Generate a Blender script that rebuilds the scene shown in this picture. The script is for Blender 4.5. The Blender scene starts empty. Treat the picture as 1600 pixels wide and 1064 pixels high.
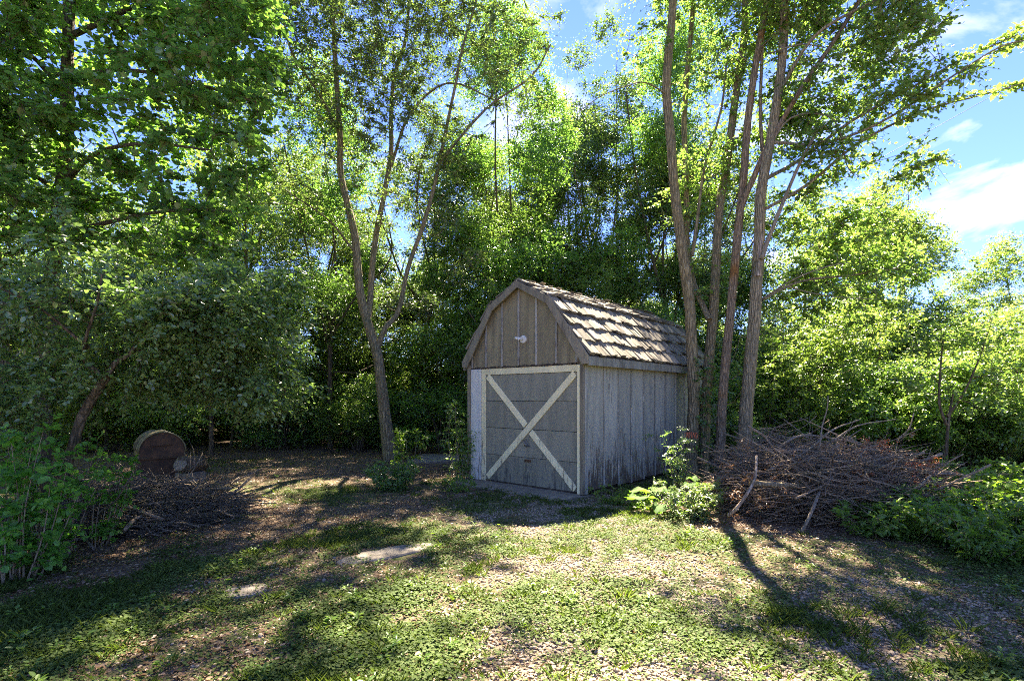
import bpy, math, random
import numpy as np
from mathutils import Vector, Matrix

R = math.radians
SC = bpy.context.scene
COL = SC.collection

# ------------------------------------------------------------------ camera, sky, sun, exposure
EYE = 1.5
cam_d = bpy.data.cameras.new('camera'); cam = bpy.data.objects.new('camera', cam_d); COL.objects.link(cam)
cam_d.sensor_width = 36.0; cam_d.lens = 36.0 * 810 / 1600
cam_d.shift_x = 0.0; cam_d.shift_y = (620 - 532) / 1600
cam.location = (0, 0, EYE); cam.rotation_euler = (R(90), 0, 0)
cam_d.clip_start = 0.05; cam_d.clip_end = 2000
SC.camera = cam

SUN_AZ, SUN_EL = R(9), R(54)
SUN = Vector((math.sin(SUN_AZ) * math.cos(SUN_EL), math.cos(SUN_AZ) * math.cos(SUN_EL), math.sin(SUN_EL)))
w = bpy.data.worlds.new('World'); SC.world = w; w.use_nodes = True
nt = w.node_tree; N = nt.nodes; L = nt.links
N.clear()
out = N.new('ShaderNodeOutputWorld'); bg = N.new('ShaderNodeBackground'); bg.inputs['Strength'].default_value = 0.062
sky = N.new('ShaderNodeTexSky'); sky.sky_type = 'NISHITA'; sky.sun_disc = False
sky.sun_elevation = SUN_EL; sky.sun_rotation = SUN_AZ; sky.air_density = 0.85; sky.dust_density = 0.0; sky.ozone_density = 2.0
tc = N.new('ShaderNodeTexCoord'); sep = N.new('ShaderNodeSeparateXYZ'); L.new(tc.outputs['Generated'], sep.inputs[0])
mz = N.new('ShaderNodeMath'); mz.operation = 'MAXIMUM'; L.new(sep.outputs[2], mz.inputs[0]); mz.inputs[1].default_value = 0.0
mz2 = N.new('ShaderNodeMath'); mz2.operation = 'ADD'; L.new(mz.outputs[0], mz2.inputs[0]); mz2.inputs[1].default_value = 0.25
dv = N.new('ShaderNodeVectorMath'); dv.operation = 'DIVIDE'; L.new(tc.outputs['Generated'], dv.inputs[0])
cb = N.new('ShaderNodeCombineXYZ')
for i in range(3): L.new(mz2.outputs[0], cb.inputs[i])
L.new(cb.outputs[0], dv.inputs[1])
cn = N.new('ShaderNodeTexNoise'); cn.inputs['Scale'].default_value = 2.6; cn.inputs['Detail'].default_value = 9; cn.inputs['Roughness'].default_value = 0.55
cn.inputs['Distortion'].default_value = 0.4; L.new(dv.outputs[0], cn.inputs['Vector'])
cr = N.new('ShaderNodeMapRange'); cr.inputs['From Min'].default_value = 0.57; cr.inputs['From Max'].default_value = 0.78
cr.inputs['To Min'].default_value = 0.0; cr.inputs['To Max'].default_value = 0.75; L.new(cn.outputs[0], cr.inputs['Value'])
mix = N.new('ShaderNodeMix'); mix.data_type = 'RGBA'; L.new(cr.outputs[0], mix.inputs['Factor'])
tn = N.new('ShaderNodeMix'); tn.data_type = 'RGBA'; tn.blend_type = 'MULTIPLY'; tn.inputs['Factor'].default_value = 1; tn.inputs['B'].default_value = (.245, .315, .60, 1)
L.new(sky.outputs[0], tn.inputs['A']); L.new(tn.outputs['Result'], mix.inputs['A']); mix.inputs['B'].default_value = (3.2, 3.2, 3.3, 1)
L.new(mix.outputs['Result'], bg.inputs[0]); L.new(bg.outputs[0], out.inputs[0])

sl = bpy.data.lights.new('sun', 'SUN'); sl.energy = 2.9; sl.angle = R(0.53); sl.color = (1.0, 0.96, 0.90)
so = bpy.data.objects.new('sun', sl); COL.objects.link(so); so.rotation_euler = SUN.to_track_quat('Z', 'Y').to_euler(); so.location = (0, 0, 30)
SC.view_settings.view_transform = 'Standard'; SC.view_settings.look = 'None'; SC.view_settings.gamma = 1.0
SC.view_settings.use_curve_mapping = False; SC.view_settings.exposure = 3.76
SC.view_settings.use_white_balance = True; SC.view_settings.white_balance_temperature = 7900; SC.view_settings.white_balance_tint = 9
cy = SC.cycles; cy.use_denoising = False
cy.filter_width = 1.0; cy.max_bounces = 12; cy.diffuse_bounces = 8; cy.glossy_bounces = 2; cy.transmission_bounces = 6; cy.transparent_max_bounces = 4
cy.caustics_reflective = False; cy.caustics_refractive = False; cy.sample_clamp_indirect = 6.0

# ------------------------------------------------------------------ helpers
rs = np.random.RandomState(7)
random.seed(7)

def P(px, py, d):
    """a photograph pixel at distance d, as a point of the place"""
    return np.array([(px - 800) / 810 * d, d, EYE + (620 - py) / 810 * d])

def G(px, py):
    d = 810 * EYE / (py - 620)
    return (px - 800) / 810 * d, d

def tag(o, label=None, cat=None, group=None, kind=None):
    if label: o['label'] = label
    if cat: o['category'] = cat
    if group: o['group'] = group
    if kind: o['kind'] = kind
    return o

def empty(name, loc=(0, 0, 0), rz=0.0, scale=1.0):
    o = bpy.data.objects.new(name, None); COL.objects.link(o)
    o.empty_display_size = 0.2; o.location = loc; o.rotation_euler = (0, 0, rz); o.scale = (scale,) * 3
    return o

def link(name, me, parent=None, kind=None):
    o = bpy.data.objects.new(name, me); COL.objects.link(o)
    if parent is not None: o.parent = parent
    if kind: o['kind'] = kind
    return o

def mesh_np(name, v, f, mat, tint=None, smooth=False, k=None):
    """v (n,3), f (m,k) faces all of k corners"""
    v = np.asarray(v, dtype=np.float32); f = np.asarray(f, dtype=np.int32)
    me = bpy.data.meshes.new(name)
    k = f.shape[1]
    me.vertices.add(len(v)); me.vertices.foreach_set('co', v.ravel())
    me.loops.add(f.size); me.loops.foreach_set('vertex_index', f.ravel())
    me.polygons.add(len(f)); me.polygons.foreach_set('loop_start', np.arange(0, f.size, k, dtype=np.int32))
    me.polygons.foreach_set('loop_total', np.full(len(f), k, dtype=np.int32))
    if smooth: me.polygons.foreach_set('use_smooth', np.ones(len(f), dtype=bool))
    me.update(calc_edges=True)
    if tint is not None:
        a = me.attributes.new('tint', 'FLOAT', 'POINT'); a.data.foreach_set('value', np.asarray(tint, dtype=np.float32))
    me.materials.append(mat)
    return me

class MB:
    """collects shapes of any face size into one mesh"""
    def __init__(s): s.v = []; s.f = []
    def add(s, v, f):
        b = len(s.v); s.v += [tuple(map(float, p)) for p in v]; s.f += [tuple(int(i) + b for i in q) for q in f]
    def box(s, x0, x1, y0, y1, z0, z1, j=0.0):
        q = [(x, y, z) for z in (z0, z1) for x, y in ((x0, y0), (x1, y0), (x1, y1), (x0, y1))]
        if j: q = [tuple(c + random.uniform(-j, j) for c in p) for p in q]
        s.add(q, [(0, 3, 2, 1), (4, 5, 6, 7), (0, 1, 5, 4), (1, 2, 6, 5), (2, 3, 7, 6), (3, 0, 4, 7)])
    def prism_y(s, pts, y0, y1):
        """outline (x,z) counter-clockwise seen from -y, pushed from y0 to y1"""
        n = len(pts)
        s.add([(x, y0, z) for x, z in pts] + [(x, y1, z) for x, z in pts],
              [tuple(range(n)), tuple(range(2 * n - 1, n - 1, -1))] + [(i, i + n, (i + 1) % n + n, (i + 1) % n) for i in range(n)])
    def prism_z(s, pts, z0, z1):
        n = len(pts)
        s.add([(x, y, z1) for x, y in pts] + [(x, y, z0) for x, y in pts],
              [tuple(range(n)), tuple(range(2 * n - 1, n - 1, -1))] + [(i, i + n, (i + 1) % n + n, (i + 1) % n) for i in range(n)])
    def tube(s, pts, rad, sides=6, cap=True):
        v, f = tube_np(np.asarray(pts, float), np.asarray(rad, float), sides)
        s.add(v, f)
        if cap:
            n = len(s.v)
            s.f.append(tuple(range(n - sides, n))); b = n - len(v); s.f.append(tuple(range(b + sides - 1, b - 1, -1)))
    def mesh(s, name, mat, smooth=False):
        me = bpy.data.meshes.new(name); me.from_pydata(s.v, [], s.f); me.materials.append(mat)
        if smooth:
            for p in me.polygons: p.use_smooth = True
        me.update(); return me
    def build(s, name, mat, parent=None, smooth=False, bevel=0.0, kind=None):
        o = link(name, s.mesh(name, mat, smooth), parent, kind)
        if bevel:
            m = o.modifiers.new('bevel', 'BEVEL'); m.width = bevel; m.segments = 1; m.limit_method = 'ANGLE'; m.angle_limit = R(50)
        return o

def nrm(a):
    return a / np.maximum(np.linalg.norm(a, axis=-1, keepdims=True), 1e-9)

_trs = np.random.RandomState(77)
def tube_np(p, r, sides=6, twist=0.0, flute=0.0):
    n = len(p)
    t = np.zeros_like(p); t[1:-1] = p[2:] - p[:-2]; t[0] = p[1] - p[0]; t[-1] = p[-1] - p[-2]; t = nrm(t)
    ref = np.array([0.0, 0, 1.0]) if abs(t[0, 2]) < .9 else np.array([1.0, 0, 0])
    u = nrm(np.cross(np.tile(ref, (n, 1)), t)); v = np.cross(t, u)
    a = np.linspace(0, 2 * math.pi, sides, endpoint=False)
    rr = np.tile(r[:, None], (1, sides))
    if flute: rr = rr * (1 + _trs.uniform(-.07, .07, rr.shape)) * (1 + flute * np.sin(a * 3 + 1.3)[None, :] + flute * .6 * np.sin(a * 5 + np.linspace(0, 3, n)[:, None]))
    V = p[:, None, :] + rr[..., None] * (np.cos(a)[None, :, None] * u[:, None, :] + np.sin(a)[None, :, None] * v[:, None, :])
    V = V.reshape(-1, 3)
    i = np.arange(n - 1)[:, None] * sides; j = np.arange(sides)[None, :]; j2 = (j + 1) % sides
    F = np.stack([i + j, i + j2, i + sides + j2, i + sides + j], -1).reshape(-1, 4)
    return V, F

def smooth_line(pts, n):
    """Catmull-Rom through pts, n points per span"""
    p = np.asarray(pts, float); q = np.vstack([2 * p[0] - p[1], p, 2 * p[-1] - p[-2]]); o = []
    for i in range(1, len(q) - 2):
        for t in np.linspace(0, 1, n, endpoint=False):
            a, b, c, d = q[i - 1], q[i], q[i + 1], q[i + 2]
            o.append(.5 * ((2 * b) + (-a + c) * t + (2 * a - 5 * b + 4 * c - d) * t * t + (-a + 3 * b - 3 * c + d) * t ** 3))
    o.append(p[-1]); return np.array(o)

# value noise on the ground plane, for the lie of the land and what grows where
_grid = np.random.RandomState(3).rand(64, 64)
def vnoise(x, y):
    x = np.asarray(x, float); y = np.asarray(y, float)
    xi = np.floor(x).astype(int); yi = np.floor(y).astype(int); fx = x - xi; fy = y - yi
    fx = fx * fx * (3 - 2 * fx); fy = fy * fy * (3 - 2 * fy); g = lambda a, b: _grid[a % 64, b % 64]
    return (g(xi, yi) * (1 - fx) + g(xi + 1, yi) * fx) * (1 - fy) + (g(xi, yi + 1) * (1 - fx) + g(xi + 1, yi + 1) * fx) * fy
def fbm(x, y, o=4):
    s = 0; a = .5; x = np.asarray(x, float); y = np.asarray(y, float)
    for i in range(o): s = s + a * vnoise(x, y); x = x * 2.03 + 7.1; y = y * 2.03 + 3.7; a *= .5
    return s / (1 - .5 ** o)
def height(x, y):
    x = np.asarray(x, float); y = np.asarray(y, float)
    far = np.clip((np.hypot(x, y) - 14) / 20, 0, 1)
    return (fbm(x * .7, y * .7) - .5) * .09 + (fbm(x * 3, y * 3, 3) - .5) * .03 + far * (fbm(x * .07 + 9, y * .07) - .4) * 1.2
def sstep(a, b, x):
    t = np.clip((x - a) / (b - a), 0, 1); return t * t * (3 - 2 * t)
def gravel_mask(x, y):
    c = np.interp(y, [-12, 1, 2.2, 4, 6, 7.5, 9], [1.0, 1.8, 1.4, .75, .55, .5, .3]); hw = np.interp(y, [-12, -4, 1, 2.2, 4, 6, 7.5], [13, 8, 2.1, 1.7, 1.0, 1.2, 1.3])  # widens behind the viewer: unseen pale yard added to bounce light on the shed
    m = 1 - sstep(.55, 1.25, np.abs(x - c) / hw)
    m = np.maximum(m, .5 * (1 - sstep(.5, 1.2, np.hypot((x - 2.6) / 1.6, (y - 3.3) / 1.2))))
    m = m * sstep(.25, .45, fbm(x * 1.3 + 3, y * 1.3, 3) + .12)
    return m * (1 - sstep(7.6, 8.4, y))
def bare_mask(x, y):
    """worn soil: the track at left under the trees, under the brush heaps and beyond the shed"""
    m = sstep(8.2, 10, y) * (1 - sstep(-1, 0.5, x))
    t = (x + 3.2) * .8 + (y - 4.6) * -.62
    m = np.maximum(m, .8 * (1 - sstep(.15, .8, np.abs(t + .2))) * (1 - sstep(-.6, 0.1, x)))
    m = np.maximum(m, 1 - sstep(.8, 1.3, np.hypot((x + 4.4) / 1.9, (y - 6.3) / 1.6)))
    m = np.maximum(m, 1 - sstep(.8, 1.25, np.hypot((x - 4.1) / 2.2, (y - 6.9) / 1.5)))
    m = np.maximum(m, .8 * sstep(-2.2, -3.6, x) * (1 - sstep(2.6, 3.6, y)))
    return np.clip(m, 0, 1)

# ------------------------------------------------------------------ materials
def mat(name):
    m = bpy.data.materials.new(name); m.use_nodes = True
    return m, m.node_tree.nodes, m.node_tree.links, m.node_tree.nodes['Principled BSDF']

def ramp(N, stops):
    r = N.new('ShaderNodeValToRGB'); e = r.color_ramp.elements
    while len(e) < len(stops): e.new(.5)
    for i, (p, c) in enumerate(stops): e[i].position = p; e[i].color = (*c, 1)
    return r

def leaf_mat(name, dark, mid, light, trans=(1.5, 1.7, .5), tf=.42, rough=.42, spec=.5):
    m, N, L, b = mat(name)
    at = N.new('ShaderNodeAttribute'); at.attribute_name = 'tint'
    geo = N.new('ShaderNodeNewGeometry')
    ns = N.new('ShaderNodeTexNoise'); ns.inputs['Scale'].default_value = .55; ns.inputs['Detail'].default_value = 2; L.new(geo.outputs['Position'], ns.inputs['Vector'])
    ad = N.new('ShaderNodeMath'); ad.operation = 'MULTIPLY_ADD'; L.new(ns.outputs[0], ad.inputs[0]); ad.inputs[1].default_value = .5; 
    sb = N.new('ShaderNodeMath'); sb.operation = 'SUBTRACT'; L.new(at.outputs['Fac'], sb.inputs[0]); sb.inputs[1].default_value = .25
    L.new(sb.outputs[0], ad.inputs[2])
    r = ramp(N, [(0, dark), (.5, mid), (1, light)]); L.new(ad.outputs[0], r.inputs[0])
    L.new(r.outputs[0], b.inputs['Base Color']); b.inputs['Roughness'].default_value = rough
    b.inputs['Specular IOR Level'].default_value = spec
    tr = N.new('ShaderNodeBsdfTranslucent'); mc = N.new('ShaderNodeMix'); mc.data_type = 'RGBA'; mc.blend_type = 'MULTIPLY'; mc.inputs['Factor'].default_value = 1
    L.new(r.outputs[0], mc.inputs['A']); mc.inputs['B'].default_value = (*trans, 1); mc.clamp_result = False
    L.new(mc.outputs['Result'], tr.inputs['Color'])
    mx = N.new('ShaderNodeMixShader'); mx.inputs[0].default_value = tf
    L.new(b.outputs[0], mx.inputs[1]); L.new(tr.outputs[0], mx.inputs[2]); L.new(mx.outputs[0], N['Material Output'].inputs[0])
    return m

LEAF = leaf_mat('leaf_green', (.06, .115, .028), (.125, .205, .052), (.22, .31, .095), trans=(1.95, 2.1, 1.2), tf=.52, rough=.30, spec=1.0)
LEAFY = leaf_mat('leaf_yellow_green', (.065, .12, .03), (.13, .20, .05), (.24, .31, .09), trans=(1.9, 1.95, 1.15), tf=.54, rough=.32, spec=.9)
LEAFD = leaf_mat('leaf_deep_green', (.06, .125, .038), (.11, .195, .055), (.18, .28, .09), trans=(2.0, 2.3, 1.1), tf=.52, rough=.27, spec=1.1)
LEAFM = leaf_mat('leaf_mid_green', (.035, .07, .02), (.085, .14, .038), (.19, .26, .085), trans=(1.75, 1.85, 1.1), tf=.46, rough=.30, spec=1.0)
LEAFG = leaf_mat('leaf_grey_green', (.075, .14, .045), (.14, .22, .075), (.24, .33, .14), trans=(1.8, 2.0, 1.0), tf=.47, rough=.27, spec=1.2)
LEAFW = leaf_mat('leaf_weed', (.065, .13, .025), (.12, .21, .04), (.20, .30, .07), trans=(2.0, 2.1, .8), tf=.45, rough=.4, spec=.4)
COVER = leaf_mat('leaf_ground_cover', (.035, .07, .016), (.08, .125, .03), (.155, .20, .062), trans=(1.5, 1.6, .7), tf=.32, spec=.12, rough=.6)
DRY = leaf_mat('leaf_dry', (.10, .055, .03), (.22, .12, .06), (.38, .26, .15), trans=(1.2, .9, .6), tf=.2)
RED = leaf_mat('leaf_rust_red', (.12, .045, .02), (.27, .10, .045), (.38, .18, .09), trans=(1.4, .9, .6), tf=.25)

def bark_mat(name, dark, light, scale=14, patch=None):
    m, N, L, b = mat(name)
    tc = N.new('ShaderNodeTexCoord'); mp = N.new('ShaderNodeMapping'); mp.inputs['Scale'].default_value = (1, 1, .16); L.new(tc.outputs['Object'], mp.inputs[0])
    n1 = N.new('ShaderNodeTexNoise'); n1.inputs['Scale'].default_value = scale * 2.2; n1.inputs['Detail'].default_value = 8; n1.inputs['Roughness'].default_value = .7; L.new(mp.outputs[0], n1.inputs[0])
    v = N.new('ShaderNodeTexVoronoi'); v.feature = 'DISTANCE_TO_EDGE'; v.inputs['Scale'].default_value = scale * 1.6; L.new(mp.outputs[0], v.inputs['Vector'])
    r = ramp(N, [(.28, dark), (.5, tuple((a + c) / 2 for a, c in zip(dark, light))), (.72, light)]); L.new(n1.outputs[0], r.inputs[0])
    n2 = N.new('ShaderNodeTexNoise'); n2.inputs['Scale'].default_value = 2.3; L.new(tc.outputs['Object'], n2.inputs[0])
    mc = N.new('ShaderNodeMix'); mc.data_type = 'RGBA'; mc.blend_type = 'MIX'
    mr = N.new('ShaderNodeMapRange'); mr.inputs['From Min'].default_value = .55; mr.inputs['From Max'].default_value = .75; mr.inputs['To Max'].default_value = .6 if not patch else 1.0
    L.new(n2.outputs[0], mr.inputs[0]); L.new(mr.outputs[0], mc.inputs['Factor']); L.new(r.outputs[0], mc.inputs['A'])
    mc.inputs['B'].default_value = (*(patch or (.12, .13, .07)), 1)
    ck = N.new('ShaderNodeMapRange'); ck.inputs['From Min'].default_value = .02; ck.inputs['From Max'].default_value = .22; ck.inputs['To Min'].default_value = .55 if scale < 17 else .85; ck.inputs['To Max'].default_value = 1.12; L.new(v.outputs['Distance'], ck.inputs[0])
    hc = N.new('ShaderNodeHueSaturation'); L.new(mc.outputs['Result'], hc.inputs['Color']); L.new(ck.outputs[0], hc.inputs['Value'])
    L.new(hc.outputs[0], b.inputs['Base Color']); b.inputs['Roughness'].default_value = .9; b.inputs['Specular IOR Level'].default_value = .2
    ml = N.new('ShaderNodeMath'); ml.operation = 'MULTIPLY_ADD'; L.new(v.outputs['Distance'], ml.inputs[0]); ml.inputs[1].default_value = 1.6; L.new(n1.outputs[0], ml.inputs[2])
    bp = N.new('ShaderNodeBump'); bp.inputs['Strength'].default_value = 1.0; bp.inputs['Distance'].default_value = .045; L.new(ml.outputs[0], bp.inputs['Height']); L.new(bp.outputs[0], b.inputs['Normal'])
    return m
BARK = bark_mat('bark_grey_brown', (.14, .11, .06), (.46, .37, .215))
BARKW = bark_mat('bark_warm', (.165, .13, .075), (.54, .435, .27), 16)
BARKD = bark_mat('bark_dark', (.07, .052, .034), (.27, .20, .13))
BARKO = bark_mat('bark_ochre_lichen', (.14, .10, .065), (.48, .35, .22), 16, (.34, .17, .06))
DEAD = bark_mat('dead_grey_wood', (.16, .125, .085), (.48, .39, .29), 18)
TWIG = bark_mat('twig_brown', (.18, .125, .08), (.60, .45, .31), 20)
TWIGD = bark_mat('twig_dark', (.11, .09, .065), (.42, .34, .26), 20)
PEEL = bark_mat('peeled_pale_wood', (.34, .22, .14), (.62, .50, .38), 12)

def paint_mat(name, paint, wood, lo=.55, hi=.62, low_wear=0.0, rough=.7, dirt=.35, grain=True, stretch=.12):
    """weathered paint over wood: flaked patches that run with the grain"""
    m, N, L, b = mat(name)
    tc = N.new('ShaderNodeTexCoord'); oi = N.new('ShaderNodeObjectInfo')
    mp = N.new('ShaderNodeMapping'); mp.inputs['Scale'].default_value = (1, 1, stretch)
    add = N.new('ShaderNodeVectorMath'); add.operation = 'ADD'; L.new(tc.outputs['Object'], add.inputs[0])
    cbn = N.new('ShaderNodeCombineXYZ'); ml = N.new('ShaderNodeMath'); ml.operation = 'MULTIPLY'; ml.inputs[1].default_value = 17.0; L.new(oi.outputs['Random'], ml.inputs[0])
    for i in range(3): L.new(ml.outputs[0], cbn.inputs[i])
    L.new(cbn.outputs[0], add.inputs[1]); L.new(add.outputs[0], mp.inputs[0])
    n1 = N.new('ShaderNodeTexNoise'); n1.inputs['Scale'].default_value = 32; n1.inputs['Detail'].default_value = 9; n1.inputs['Roughness'].default_value = .72; L.new(mp.outputs[0], n1.inputs[0])
    n2 = N.new('ShaderNodeTexNoise'); n2.inputs['Scale'].default_value = 3.1; n2.inputs['Detail'].default_value = 4; L.new(add.outputs[0], n2.inputs[0])
    geo = N.new('ShaderNodeNewGeometry'); sp = N.new('ShaderNodeSeparateXYZ'); L.new(geo.outputs['Position'], sp.inputs[0])
    zr = N.new('ShaderNodeMapRange'); zr.inputs['From Min'].default_value = 0; zr.inputs['From Max'].default_value = 1.1; zr.inputs['To Min'].default_value = low_wear; zr.inputs['To Max'].default_value = 0; L.new(sp.outputs[2], zr.inputs[0])
    a1 = N.new('ShaderNodeMath'); a1.operation = 'MULTIPLY_ADD'; L.new(n2.outputs[0], a1.inputs[0]); a1.inputs[1].default_value = .35; L.new(n1.outputs[0], a1.inputs[2])
    a2 = N.new('ShaderNodeMath'); a2.operation = 'ADD'; L.new(a1.outputs[0], a2.inputs[0]); L.new(zr.outputs[0], a2.inputs[1])
    mr = N.new('ShaderNodeMapRange'); mr.inputs['From Min'].default_value = lo + .175; mr.inputs['From Max'].default_value = hi + .175; L.new(a2.outputs[0], mr.inputs[0])
    n3 = N.new('ShaderNodeTexNoise'); n3.inputs['Scale'].default_value = 9; n3.inputs['Detail'].default_value = 6; L.new(mp.outputs[0], n3.inputs[0])
    pr = ramp(N, [(.3, tuple(c * (1 - dirt) for c in paint)), (.55, paint), (.8, tuple(min(1, c * 1.15) for c in paint))]); L.new(n3.outputs[0], pr.inputs[0])
    hv = N.new('ShaderNodeHueSaturation'); vr = N.new('ShaderNodeMapRange'); vr.inputs['To Min'].default_value = .80; vr.inputs['To Max'].default_value = 1.12; L.new(oi.outputs['Random'], vr.inputs[0]); L.new(vr.outputs[0], hv.inputs['Value']); L.new(pr.outputs[0], hv.inputs['Color'])
    mx = N.new('ShaderNodeMix'); mx.data_type = 'RGBA'; L.new(mr.outputs[0], mx.inputs['Factor']); L.new(hv.outputs[0], mx.inputs['A'])
    wr = ramp(N, [(.3, tuple(c * .5 for c in wood)), (.7, wood)]); L.new(n1.outputs[0], wr.inputs[0]); L.new(wr.outputs[0], mx.inputs['B'])
    L.new(mx.outputs['Result'], b.inputs['Base Color']); b.inputs['Roughness'].default_value = rough; b.inputs['Specular IOR Level'].default_value = .35
    hh = N.new('ShaderNodeMath'); hh.operation = 'MULTIPLY_ADD'; L.new(mr.outputs[0], hh.inputs[0]); hh.inputs[1].default_value = -.35; L.new(n1.outputs[0], hh.inputs[2])
    bp = N.new('ShaderNodeBump'); bp.inputs['Strength'].default_value = .5; bp.inputs['Distance'].default_value = .006; L.new(hh.outputs[0], bp.inputs['Height']); L.new(bp.outputs[0], b.inputs['Normal'])
    return m
SIDING = paint_mat('siding_blue_grey', (.315, .30, .235), (.13, .095, .065), .60, .67, .2, dirt=.22)
BATTEN = paint_mat('batten_edge_pale', (.27, .26, .21), (.55, .52, .45), .57, .63, .05)
TAUPE = paint_mat('gable_taupe', (.295, .24, .135), (.15, .10, .065), .56, .70, 0)
TAUPEB = paint_mat('batten_taupe', (.36, .33, .27), (.13, .09, .07), .52, .66, 0)
TRIM = paint_mat('trim_grey', (.25, .21, .14), (.12, .09, .065), .57, .68, .1)
FASCIA = paint_mat('fascia_grey_wood', (.25, .24, .19), (.11, .09, .06), .5, .66, 0)
CREAM = paint_mat('cream_paint', (.90, .77, .45), (.25, .20, .13), .64, .70, .12, dirt=.12)
WHITE = paint_mat('white_paint', (.72, .70, .62), (.25, .20, .15), .62, .67, .10, dirt=.15)
DOORM = paint_mat('door_grey_green', (.26, .24, .17), (.09, .085, .075), .62, .75, .12, rough=.55, dirt=.22)
ROT = paint_mat('rotten_edge', (.05, .035, .025), (.16, .11, .07), .5, .6, 0)

def shingle_mat():
    m, N, L, b = mat('cedar_shingle')
    oi = N.new('ShaderNodeObjectInfo'); tc = N.new('ShaderNodeTexCoord')
    mp = N.new('ShaderNodeMapping'); mp.inputs['Scale'].default_value = (1, .07, 1)
    add = N.new('ShaderNodeVectorMath'); add.operation = 'ADD'; cbn = N.new('ShaderNodeCombineXYZ')
    ml = N.new('ShaderNodeMath'); ml.operation = 'MULTIPLY'; ml.inputs[1].default_value = 31.0; L.new(oi.outputs['Random'], ml.inputs[0])
    for i in range(3): L.new(ml.outputs[0], cbn.inputs[i])
    L.new(tc.outputs['Object'], add.inputs[0]); L.new(cbn.outputs[0], add.inputs[1]); L.new(add.outputs[0], mp.inputs[0])
    n1 = N.new('ShaderNodeTexNoise'); n1.inputs['Scale'].default_value = 60; n1.inputs['Detail'].default_value = 6; n1.inputs['Roughness'].default_value = .7; L.new(mp.outputs[0], n1.inputs[0])
    r = ramp(N, [(.25, (.06, .053, .043)), (.5, (.24, .215, .18)), (.8, (.50, .46, .39))]); L.new(n1.outputs[0], r.inputs[0])
    r2 = ramp(N, [(0, (.36, .34, .30)), (.35, (.75, .71, .63)), (.75, (1.12, 1.06, .95)), (1, (.55, .54, .45))]); L.new(oi.outputs['Random'], r2.inputs[0])
    mx = N.new('ShaderNodeMix'); mx.data_type = 'RGBA'; mx.blend_type = 'MULTIPLY'; mx.inputs['Factor'].default_value = 1; L.new(r.outputs[0], mx.inputs['A']); L.new(r2.outputs[0], mx.inputs['B'])
    L.new(mx.outputs['Result'], b.inputs['Base Color']); b.inputs['Roughness'].default_value = .85; b.inputs['Specular IOR Level'].default_value = .25
    bp = N.new('ShaderNodeBump'); bp.inputs['Strength'].default_value = .8; bp.inputs['Distance'].default_value = .006; L.new(n1.outputs[0], bp.inputs['Height']); L.new(bp.outputs[0], b.inputs['Normal'])
    return m
SHING = shingle_mat()

def simple_mat(name, c1, c2, scale=20, rough=.8, bump=.3, metal=0.0, dist=.01):
    m, N, L, b = mat(name)
    tc = N.new('ShaderNodeTexCoord'); n1 = N.new('ShaderNodeTexNoise'); n1.inputs['Scale'].default_value = scale; n1.inputs['Detail'].default_value = 8; n1.inputs['Roughness'].default_value = .65; L.new(tc.outputs['Object'], n1.inputs[0])
    r = ramp(N, [(.3, c1), (.7, c2)]); L.new(n1.outputs[0], r.inputs[0]); L.new(r.outputs[0], b.inputs['Base Color'])
    b.inputs['Roughness'].default_value = rough; b.inputs['Metallic'].default_value = metal; b.inputs['Specular IOR Level'].default_value = .35
    bp = N.new('ShaderNodeBump'); bp.inputs['Strength'].default_value = bump; bp.inputs['Distance'].default_value = dist; L.new(n1.outputs[0], bp.inputs['Height']); L.new(bp.outputs[0], b.inputs['Normal'])
    return m
CONC = simple_mat('old_concrete', (.14, .12, .085), (.28, .245, .18), 9, .95, .5)
STONE = simple_mat('flat_stone', (.12, .10, .075), (.30, .26, .205), 9, .95, .8)
PEBBLE = simple_mat('pebble', (.17, .128, .085), (.44, .35, .25), 3, .9, .3)
RUST = simple_mat('rusty_steel', (.02, .014, .009), (.14, .065, .028), 5, .75, .5)
OLIVE = simple_mat('weathered_steel', (.09, .07, .03), (.27, .22, .11), 6, .5, .3)
METAL = simple_mat('dull_metal', (.12, .12, .12), (.3, .3, .3), 40, .45, .1, .8)
ENAMEL = simple_mat('white_enamel', (.55, .53, .46), (.75, .73, .66), 30, .4, .1)
WIRE = simple_mat('wire_black', (.03, .03, .035), (.06, .06, .07), 30, .6, .1)
ORANGE = simple_mat('orange_plastic', (.60, .12, .04), (.80, .22, .10), 30, .5, .1)
DARKIN = simple_mat('dark_sheathing', (.03, .025, .02), (.07, .055, .045), 9, .95, .2)

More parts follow.
